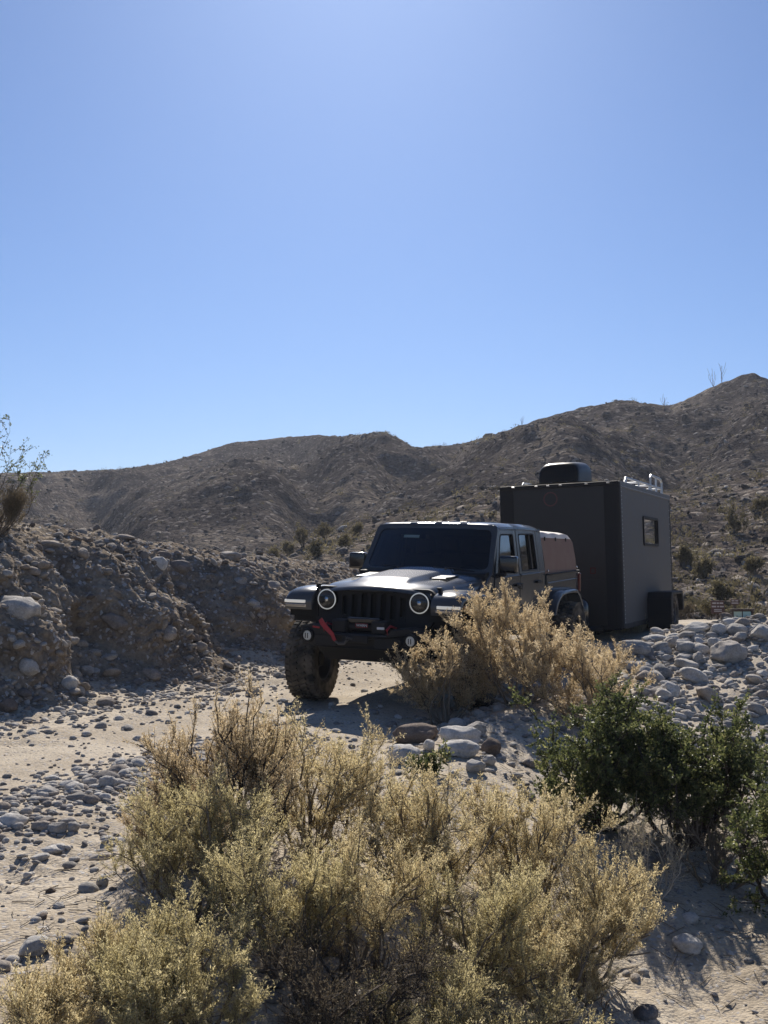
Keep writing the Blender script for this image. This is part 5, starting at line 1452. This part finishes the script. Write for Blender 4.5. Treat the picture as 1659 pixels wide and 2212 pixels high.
# wheels
def wheel_parts(R_=0.42, W=0.31, rim_r=0.22):
    hw = W / 2
    ty = MB(); ty.lathe([(rim_r, -hw * 0.80), (rim_r + 0.03, -hw * 0.98), (R_ - 0.09, -hw * 1.02), (R_ - 0.035, -hw * 0.97), (R_ - 0.014, -hw * 0.80), (R_ - 0.012, 0), (R_ - 0.014, hw * 0.80), (R_ - 0.035, hw * 0.97), (R_ - 0.09, hw * 1.02), (rim_r + 0.03, hw * 0.98), (rim_r, hw * 0.80)], 'x', (0, 0, 0), 64, caps=False)
    td = MB()
    NB = 40
    for k in range(NB):
        a = 2 * math.pi * k / NB
        for (xo, wx, la, ph, tw) in ((-0.80, 0.34, 0.040, 0.0, 0.12), (-0.27, 0.34, 0.030, 0.5, 0.45), (0.27, 0.34, 0.030, 0.0, 0.45), (0.80, 0.34, 0.040, 0.5, -0.12)):
            aa_ = a + ph * 2 * math.pi / NB
            rr_ = R_ - 0.004 - (0.010 if abs(xo) > 0.5 else 0.0)
            c = (xo * hw, rr_ * math.cos(aa_), rr_ * math.sin(aa_))
            rot = Matrix.Rotation(aa_, 3, 'X') @ Matrix.Rotation(tw, 3, 'Y')
            td.box(c, (wx * hw * 1.05, 0.028, la), rot)
        for sg in (-1, 1):   # side biters
            c = (sg * hw * 0.99, (R_ - 0.055) * math.cos(a), (R_ - 0.055) * math.sin(a))
            td.box(c, (0.014, 0.05, 0.026), Matrix.Rotation(a, 3, 'X'))
    rm = MB(); rm.lathe([(rim_r + 0.004, -hw * 0.82), (rim_r - 0.012, -hw * 0.78), (rim_r - 0.03, -hw * 0.3), (rim_r - 0.03, hw * 0.5), (rim_r - 0.012, hw * 0.80), (rim_r + 0.004, hw * 0.84)], 'x', (0, 0, 0), 40, caps=False)
    for k in range(8):
        a = 2 * math.pi * k / 8
        rm.box((hw * 0.55, 0.115 * math.cos(a), 0.115 * math.sin(a)), (0.03, 0.15, 0.045), Matrix.Rotation(a, 3, 'X'))
    rm.lathe([(0.06, hw * 0.35), (0.06, hw * 0.62), (0.045, hw * 0.68), (0.001, hw * 0.68)], 'x', (0, 0, 0), 20)
    rm.lathe([(0.15, -hw * 0.2), (0.15, -hw * 0.1), (0.05, 0.0), (0.05, -hw * 0.2)], 'x', (0, 0, 0), 24)
    return ty, td, rm
_ty, _td, _rm = wheel_parts()
_wm = None
for (x_, y_, st_) in ((-0.92, 0.48, 7.0), (0.90, 0.48, 7.0), (-0.89, 3.90, 0), (0.89, 3.90, 0)):
    w_ = bpy.data.objects.new('wheel', None)
    if _wm is None:
        hubm = MB().lathe([(0.07, -0.10), (0.09, -0.02), (0.05, 0.03)], 'x', (0, 0, 0), 20).build('wheel', M['under'], truck, smooth=True)
        a = _ty.build('tyre', M['rubber'], hubm, smooth=True); b = _td.build('tread', M['rubber'], hubm); c = _rm.build('rim', M['rim'], hubm, smooth=True)
        _wm = (hubm.data, a.data, b.data, c.data)
    else:
        hubm = link('wheel', _wm[0], None, truck)
        for nm, me in zip(('tyre', 'tread', 'rim'), _wm[1:]): link(nm, me, None, hubm)
    bpy.data.objects.remove(w_)
    hubm.location = (x_, y_, 0.362 if x_ < 0 else 0.408)
    hubm.rotation_euler = (rng.uniform(0, 6), 0, math.radians(st_) + (math.pi if x_ < 0 else 0))
# ------------------------------------------------------------------ the trailer
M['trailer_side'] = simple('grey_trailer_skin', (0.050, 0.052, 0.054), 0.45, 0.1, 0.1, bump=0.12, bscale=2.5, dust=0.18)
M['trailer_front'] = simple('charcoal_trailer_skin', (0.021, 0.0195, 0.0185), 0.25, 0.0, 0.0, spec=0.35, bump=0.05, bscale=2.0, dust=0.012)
M['trim'] = simple('trailer_trim', (0.10, 0.105, 0.11), 0.4, 0.6, dust=0.15)
M['trim_black'] = simple('trailer_black', (0.010, 0.010, 0.011), 0.5, spec=0.3, dust=0.015)
M['alu'] = simple('aluminium', (0.45, 0.46, 0.47), 0.45, 1.0)
M['white_roof'] = simple('white_roof', (0.72, 0.72, 0.70), 0.5)
M['curtain'] = simple('curtain_cloth', (0.16, 0.11, 0.09), 0.9)
M['vent_cap'] = simple('vent_plastic', (0.008, 0.008, 0.009), 0.38, spec=0.12)
M['faint_red'] = simple('faint_red_print', (0.075, 0.018, 0.016), 0.5)
M['clear_lamp'] = simple('marker_lens', (0.55, 0.5, 0.42), 0.25)

tx, ty_ = from_st(7.0, -0.015)
trailer = empty('cargo_trailer', basis(YAW, 0.4, -1.2, (tx, ty_, 0.24)))
tag(trailer, 'tall boxy dark grey trailer with a side window behind the pickup', 'trailer')
TW, TL, TB, TT = 0.965, 4.25, 0.20, 2.455
fr_ = MB(); fr_.span(-TW + 0.05, TW - 0.05, 0.03, 0.045, TB, TT - 0.03)
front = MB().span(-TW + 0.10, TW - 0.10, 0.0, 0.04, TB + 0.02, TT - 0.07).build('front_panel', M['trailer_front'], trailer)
for sg in (-1, 1):
    c = MB(); rings = []
    for z_ in (TB, TT - 0.02):
        rings.append([(sg * (TW - 0.10), -0.004, z_), (sg * (TW - 0.03), -0.002, z_), (sg * (TW - 0.006), 0.016, z_), (sg * (TW + 0.004), 0.05, z_), (sg * (TW + 0.004), 0.10, z_), (sg * (TW - 0.02), 0.10, z_), (sg * (TW - 0.10), 0.04, z_)])
    c.loft(rings); c.build('corner_trim', M['trim_black'], trailer, smooth=True, sharp=50)
    c2 = MB(); c2.span(sg * (TW - 0.012), sg * (TW + 0.004), 0.10, 0.155, TB, TT - 0.02); c2.build('corner_strip', M['trim'], trailer)
    sd = MB(); sd.span(sg * (TW - 0.03), sg * TW, 0.155, TL - 0.06, TB + 0.06, TT - 0.10) if sg < 0 else sd.plate([(0.155, TB + 0.06), (0.155, TT - 0.10), (TL - 0.06, TT - 0.10), (TL - 0.06, TB + 0.06)], [rounded([(1.72, 1.50), (1.72, 1.96), (2.96, 1.96), (2.96, 1.50)], 0.05)], lambda u, v, d: (TW + d, u, v), -0.03, 0.0)
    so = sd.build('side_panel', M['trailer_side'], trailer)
    tr_ = MB(); tr_.span(sg * (TW - 0.03), sg * (TW + 0.010), 0.05, TL, TT - 0.10, TT); tr_.build('roof_edge', M['trim'], trailer, bevel=0.01)
    tr_ = MB(); tr_.span(sg * (TW - 0.03), sg * (TW + 0.008), 0.10, TL, TB - 0.02, TB + 0.06); tr_.build('sill_trim', M['trim_black'], trailer, bevel=0.006)
    tr_ = MB(); tr_.span(sg * (TW - 0.05), sg * (TW + 0.006), TL - 0.06, TL + 0.03, TB, TT - 0.02); tr_.build('rear_post', M['trim_black'], trailer, bevel=0.01)
tf = MB(); tf.span(-TW + 0.01, TW - 0.01, -0.012, 0.06, TT - 0.07, TT); tf.build('roof_front_trim', M['trim_black'], trailer, bevel=0.012)
tf = MB(); tf.span(-TW + 0.06, TW - 0.06, -0.006, 0.05, TB - 0.02, TB + 0.04); tf.build('front_sill', M['trim_black'], trailer, bevel=0.006)
rings = []
for y_ in np.linspace(0.04, TL, 5):
    rings.append([(TW * u, y_, TT - 0.008 + 0.035 * (1 - u * u)) for u in np.linspace(-1, 1, 9)])
MB().loft(rings, close=False).build('roof', M['white_roof'], trailer, smooth=True)
MB().span(-TW + 0.03, TW - 0.03, TL, TL + 0.03, TB, TT - 0.05).build('rear_door', M['trailer_side'], trailer)
MB().span(-TW + 0.03, TW - 0.03, 0.05, TL - 0.02, TB - 0.03, TB).build('floor', M['under'], trailer)
# vertical edge plates beside the charcoal front
for sg in (-1, 1):
    MB().span(sg * (TW - 0.24), sg * (TW - 0.10), -0.006, 0.0, TB + 0.04, TT - 0.07).build('front_edge_plate', M['trim_black'], trailer, bevel=0.002)
MB().span(0.40, 0.72, -0.006, 0.0, TB + 0.04, 0.95).build('reflection_panel', M['trailer_front'], trailer, bevel=0.002)  # panel added for the dark reflection low on the front
# rivets and screws along the seams
rv = MB()
def rivet(c, axis):
    rv.lathe([(0.009, 0.0), (0.008, 0.004), (0.003, 0.007)] if axis != 'y' else [(0.009, 0.0), (0.008, -0.004), (0.003, -0.007)], axis, c, 6)
for k in range(34):
    z_ = TB + 0.08 + k * (TT - TB - 0.18) / 33
    rivet((TW + 0.004, 0.128, z_), 'x')
    if k % 2 == 0: rivet((TW, 4.15, z_), 'x')
for k in range(44):
    rivet((TW + 0.010, 0.12 + k * (TL - 0.2) / 43, TT - 0.075), 'x')
rv.build('rivets', M['alu'], trailer, smooth=True)
for xx_ in (-0.72, -0.34, -0.15, 0.05, 0.46, 0.80):
    b_ = MB(); b_.box((xx_, -0.018, TT - 0.025), (0.05, 0.02, 0.022)); b_.build('marker_lamp', M['clear_lamp'], trailer, bevel=0.006)
# red reflector square and faded round print on the front
rd = MB()
for (a, b, c_, d) in ((0.48, 0.56, 1.04, 1.05), (0.48, 0.56, 1.12, 1.13), (0.48, 0.49, 1.05, 1.12), (0.55, 0.56, 1.05, 1.12)): rd.span(a, b, -0.004, 0.0, c_, d)
rd.build('red_square_mark', M['red_lens'], trailer)
torus((-0.12, -0.001, 2.22), 0.105, 0.010, n=36, k=6, squash=0.1).build('faded_red_ring', M['faint_red'], trailer)
# side window with curtains
wdo = MB(); wdo.plate(rounded([(1.70, 1.48), (1.70, 1.98), (2.98, 1.98), (2.98, 1.48)], 0.06), [rounded([(1.745, 1.525), (1.745, 1.935), (2.935, 1.935), (2.935, 1.525)], 0.04)], lambda u, v, d: (TW + d, u, v), -0.005, 0.022)
wnd = wdo.build('window', M['trim_black'], trailer, bevel=0.004)
MB().add([(TW - 0.012, 1.73, 1.51), (TW - 0.012, 2.95, 1.51), (TW - 0.012, 2.95, 1.95), (TW - 0.012, 1.73, 1.95)], [(0, 1, 2, 3)]).build('pane', M['glass'], wnd)
for (a, b) in ((1.73, 2.30), (2.36, 2.95)):
    cu = MB(); rings = []
    for z_ in (1.50, 1.96):
        rings.append([(TW - 0.05 + 0.012 * math.sin(k * 1.9), a + (b - a) * k / 14, z_) for k in range(15)])
    cu.loft(rings, close=False); cu.build('curtain', M['curtain'], wnd, smooth=True)
# fenders and wheels
for sg in (-1, 1):
    fd = MB()
    out = [(1.85, 0.36), (1.87, 0.62), (1.93, 0.70), (2.98, 0.70), (3.05, 0.60), (3.08, 0.36)]
    inr = [(2.98, 0.36), (2.94, 0.56), (2.86, 0.65), (2.08, 0.65), (2.0, 0.56), (1.96, 0.36)]
    fd.prism(out + inr, lambda u, v, d: (sg * d, u, v), TW, TW + 0.40)
    fo_ = fd.build('fender', M['trim_black'], trailer, bevel=0.012)
    fp = MB(); fp.span(sg * TW, sg * (TW + 0.395), 1.855, 1.885, 0.10, 0.60); fp.build('mud_guard', M['trim_black'], fo_, bevel=0.006)
    hubm = link('wheel', _wm[0], None, trailer)
    for nm, me in zip(('tyre', 'tread', 'rim'), _wm[1:]): link(nm, me, None, hubm)
    hubm.location = (sg * (TW + 0.22), 2.47, 0.345); hubm.scale = (0.85, 0.80, 0.80)
    hubm.rotation_euler = (0.3, 0, math.pi if sg < 0 else 0)
MB().tube([(-TW - 0.1, 2.47, 0.345), (TW + 0.1, 2.47, 0.345)], 0.04, 10).build('axle', M['under'], trailer, smooth=True)
for sg in (-1, 1):
    MB().span(sg * 0.5, sg * 0.58, 0.05, TL - 0.1, TB - 0.10, TB - 0.03).build('frame_rail', M['under'], trailer, bevel=0.006)
    MB().tube([(sg * 0.62, 0.02, 0.20), (sg * 0.03, -1.62, 0.22)], 0.045, 8).build('tongue_beam', M['trim_black'], trailer, smooth=True)
cpl = MB(); cpl.box((0, -1.70, 0.235), (0.12, 0.26, 0.09)); cpl.lathe([(0.05, 0), (0.05, 0.06), (0.02, 0.09)], 'z', (0, -1.76, 0.24), 14); cpl.build('coupler', M['trim_black'], trailer, bevel=0.012)
jk = MB(); jk.tube([(0.16, -1.10, 0.02), (0.16, -1.10, 0.75)], 0.035, 10); jk.box((0.16, -1.10, 0.02), (0.14, 0.14, 0.02)); jk.build('tongue_jack', M['trim_black'], trailer, smooth=True)
tk = MB(); tk.lathe([(0.13, 0.0), (0.155, 0.04), (0.155, 0.30), (0.14, 0.36), (0.09, 0.41), (0.05, 0.43), (0.05, 0.48), (0.02, 0.49)], 'z', (0.42, -0.55, 0.26), 24); tk.build('tongue_tank', M['black_gloss'], trailer, smooth=True)
bx_ = MB(); bx_.box((-0.05, -0.42, 0.50), (0.72, 0.50, 0.46)); bx_.build('tongue_box', M['trim_black'], trailer, bevel=0.02)

# roof vent with hooded lid
VX, VY, VZ = -0.22, 1.30, TT + 0.02
vb = MB(); vb.span(VX - 0.31, VX + 0.31, VY - 0.40, VY + 0.40, VZ, VZ + 0.05); vo_ = vb.build('roof_vent', M['vent_cap'], trailer, bevel=0.015)
rings = []
for y_, h_, w_ in [(-0.46, 0.05, 0.31), (-0.458, 0.24, 0.325), (-0.43, 0.34, 0.335), (-0.35, 0.40, 0.34), (-0.1, 0.425, 0.345), (0.15, 0.445, 0.35), (0.36, 0.46, 0.35), (0.43, 0.45, 0.345)]:
    ring = []
    for k in range(17):
        a = math.pi * k / 16
        cx_, sz_2 = math.cos(a), math.sin(a)
        ring.append((VX + w_ * math.copysign(abs(cx_) ** 0.5, cx_), VY + y_, VZ + 0.02 + (h_ - 0.02) * abs(sz_2) ** 0.38))
    rings.append(ring)
inner = [[((p[0] - VX) * 0.95 + VX, p[1], VZ + 0.02 + (p[2] - VZ - 0.02) * 0.95) for p in r_] for r_ in rings]
hd_ = MB(); hd_.loft(rings, close=False); hd_.loft(inner, close=False)
hd_.add([p for p in rings[0]], [tuple(range(17))]); 
hd_.add(rings[-1] + inner[-1], [(k, k + 1, 17 + k + 1, 17 + k) for k in range(16)])
hd_.build('vent_hood', M['vent_cap'], vo_, smooth=True, sharp=50)
lo_ = MB(); lo_.tube([(VX + 0.24, VY + 0.40, VZ + 0.03), (VX + 0.26, VY + 0.52, VZ + 0.07), (VX + 0.1, VY + 0.55, VZ + 0.08), (VX - 0.2, VY + 0.5, VZ + 0.07), (VX - 0.24, VY + 0.40, VZ + 0.03)], 0.018, 8); lo_.build('vent_arm', M['alu'], vo_, smooth=True)
for sg in (-1, 1):
    MB().tube([(VX + sg * 0.322, VY + 0.42, VZ + 0.06), (VX + sg * 0.33, VY + 0.44, VZ + 0.24), (VX + sg * 0.30, VY + 0.44, VZ + 0.33)], 0.012, 6).build('vent_stay', M['alu'], vo_, smooth=True)
for xx_, yy_ in ((-0.12, -0.395), (0.14, -0.395)):
    MB().lathe([(0.012, 0), (0.010, -0.008), (0.003, -0.012)], 'y', (VX + xx_, VY + yy_ - 0.055, VZ + 0.07), 8).build('vent_screw', M['alu'], vo_, smooth=True)
# roof rack at the rear
rk_ = MB()
RZ = TT + 0.02
for sg in (-1, 1):
    rk_.tube([(sg * 0.86, 0.9, RZ + 0.02), (sg * 0.86, 1.0, RZ + 0.10), (sg * 0.86, 4.05, RZ + 0.10)], 0.018, 8)
rack = rk_.build('rack_rail', M['alu'], trailer, smooth=True)
for sg in (-1, 1):
    for yy_ in (1.0, 2.0, 2.9, 4.05):
        MB().tube([(sg * 0.86, yy_, RZ - 0.02), (sg * 0.86, yy_, RZ + 0.10)], 0.015, 8).build('rack_post', M['alu'], rack, smooth=True)
hp_ = MB(); hp_.tube([(0.86, 3.05, RZ), (0.86, 3.05, RZ + 0.25), (0.86, 3.12, RZ + 0.29), (0.86, 4.0, RZ + 0.27), (0.86, 4.10, RZ + 0.22), (0.86, 4.10, RZ)], 0.022, 8); hp_.build('rack_hoop', M['alu'], rack, smooth=True)
MB().tube([(0.86, 3.55, RZ), (0.86, 3.55, RZ + 0.28)], 0.018, 8).build('rack_upright', M['alu'], rack, smooth=True)
for yy_ in (2.2, 3.05, 4.05):
    MB().tube([(-0.86, yy_, RZ + 0.10), (0.86, yy_, RZ + 0.10)], 0.016, 8).build('rack_bar', M['alu'], rack, smooth=True)
# ------------------------------------------------------------------ signs behind the shoulder
M['sign_brown'] = simple('sign_brown', (0.085, 0.042, 0.034), 0.7)
M['sign_wood'] = simple('sign_post_wood', (0.07, 0.05, 0.04), 0.85)
M['sign_ink'] = simple('sign_white', (0.42, 0.38, 0.36), 0.7)
M['map_green'] = simple('map_green', (0.50, 0.62, 0.50), 0.6)
M['map_blue'] = simple('map_blue', (0.38, 0.58, 0.55), 0.6)
M['map_ink'] = simple('map_ink', (0.16, 0.22, 0.13), 0.7)
SD = 25.0
def sx(px): return (px - 829.5) / 2400 * SD
def szz(py): return EYE - (py - 1232) / 2400 * SD
def sign(x0, x1, y0, y1, foot, lines, label):
    xa, xb, za, zb = sx(x0), sx(x1), szz(y1), szz(y0)
    cx_ = (xa + xb) / 2
    zg = surf(cx_, SD, which='g') - 0.15
    r = empty('notice_sign', Matrix.Translation((cx_, SD, zg)) @ Matrix.Rotation(math.radians(-6), 4, 'Z'))
    tag(r, label, 'sign')
    z0 = za - zg; z1 = zb - zg; w = xb - xa
    MB().box((0, 0, (z0 + z1) / 2), (w, 0.025, z1 - z0)).build('board', M['sign_brown'], r, bevel=0.006)
    MB().box((0, 0.03, z1 * 0.5), (0.06, 0.05, z1)).build('post', M['sign_wood'], r, bevel=0.006)
    for (fy, fx0, fx1, fh) in lines:
        MB().box((w * ((fx0 + fx1) / 2 - 0.5), -0.015, z1 - (z1 - z0) * fy), (w * (fx1 - fx0), 0.004, (z1 - z0) * fh)).build('lettering_line', M['sign_ink'], r)
    return r
sign(1534, 1562, 1297, 1325, 0, [(0.2, 0.10, 0.36, 0.11), (0.2, 0.42, 0.58, 0.11), (0.2, 0.64, 0.9, 0.11), (0.46, 0.05, 0.38, 0.11), (0.46, 0.46, 0.60, 0.11), (0.46, 0.66, 0.95, 0.11), (0.70, 0.22, 0.80, 0.07), (0.82, 0.22, 0.80, 0.07)], 'brown notice sign with pale lettering, left of the notice board')
sign(1576, 1594, 1294, 1306, 0, [(0.3, 0.12, 0.45, 0.2), (0.3, 0.55, 0.88, 0.2), (0.7, 0.1, 0.9, 0.2)], 'small faint brown sign standing behind the notice board')
xa, xb, za, zb = sx(1563), sx(1608), szz(1352), szz(1315)
zg = surf((xa + xb) / 2, SD - 0.5, which='g') - 0.1
nb_ = empty('notice_board', Matrix.Translation(((xa + xb) / 2, SD - 0.5, zg)))
tag(nb_, 'wooden notice board with two pale green maps behind the dark boulder', 'notice board')
w = xb - xa; z0 = za - zg + 0.05; z1 = zb - zg
MB().box((0, 0.02, (z0 + z1) / 2), (w, 0.03, z1 - z0)).build('back_board', M['sign_wood'], nb_)
for sg in (-1, 1):
    MB().box((sg * (w / 2 - 0.015), -0.01, z1 / 2), (0.04, 0.06, z1)).build('post', M['sign_wood'], nb_, bevel=0.005)
MB().box((0, -0.01, z1 + 0.0), (w + 0.04, 0.08, 0.045)).build('top_rail', M['sign_wood'], nb_, bevel=0.005)
for k, m_ in ((-1, 'map_green'), (1, 'map_blue')):
    mp = MB().box((k * w * 0.215, -0.002, (z0 + z1) / 2 - 0.01), (w * 0.38, 0.008, (z1 - z0) * 0.82)).build('map_panel', M[m_], nb_)
    for q in range(4):
        MB().box((k * w * 0.215 + (q - 1.5) * 0.035, -0.008, (z0 + z1) / 2 + 0.03 * math.sin(q * 2.1)), (0.03, 0.003, 0.025)).build('map_patch', M['map_ink'], mp)
# ------------------------------------------------------------------ haze volume, added for the lens-flare veil
hz = MB(); hz.span(-950, 950, -950, 950, -4.4, 70.0)
hzm = bpy.data.materials.new('veil_haze'); hzm.use_nodes = True
_nt = hzm.node_tree; _nt.nodes.remove(_nt.nodes['Principled BSDF'])
_pv = _nt.nodes.new('ShaderNodeVolumePrincipled')
_pv.inputs['Color'].default_value = (0.86, 0.9, 1.0, 1.0)
_pv.inputs['Density'].default_value = 0.00042
_pv.inputs['Anisotropy'].default_value = 0.2
_nt.links.new(_pv.outputs[0], _nt.nodes['Material Output'].inputs['Volume'])
haze = hz.build('haze', hzm); tag(haze, 'thin added haze softening the far hills', kind='stuff')
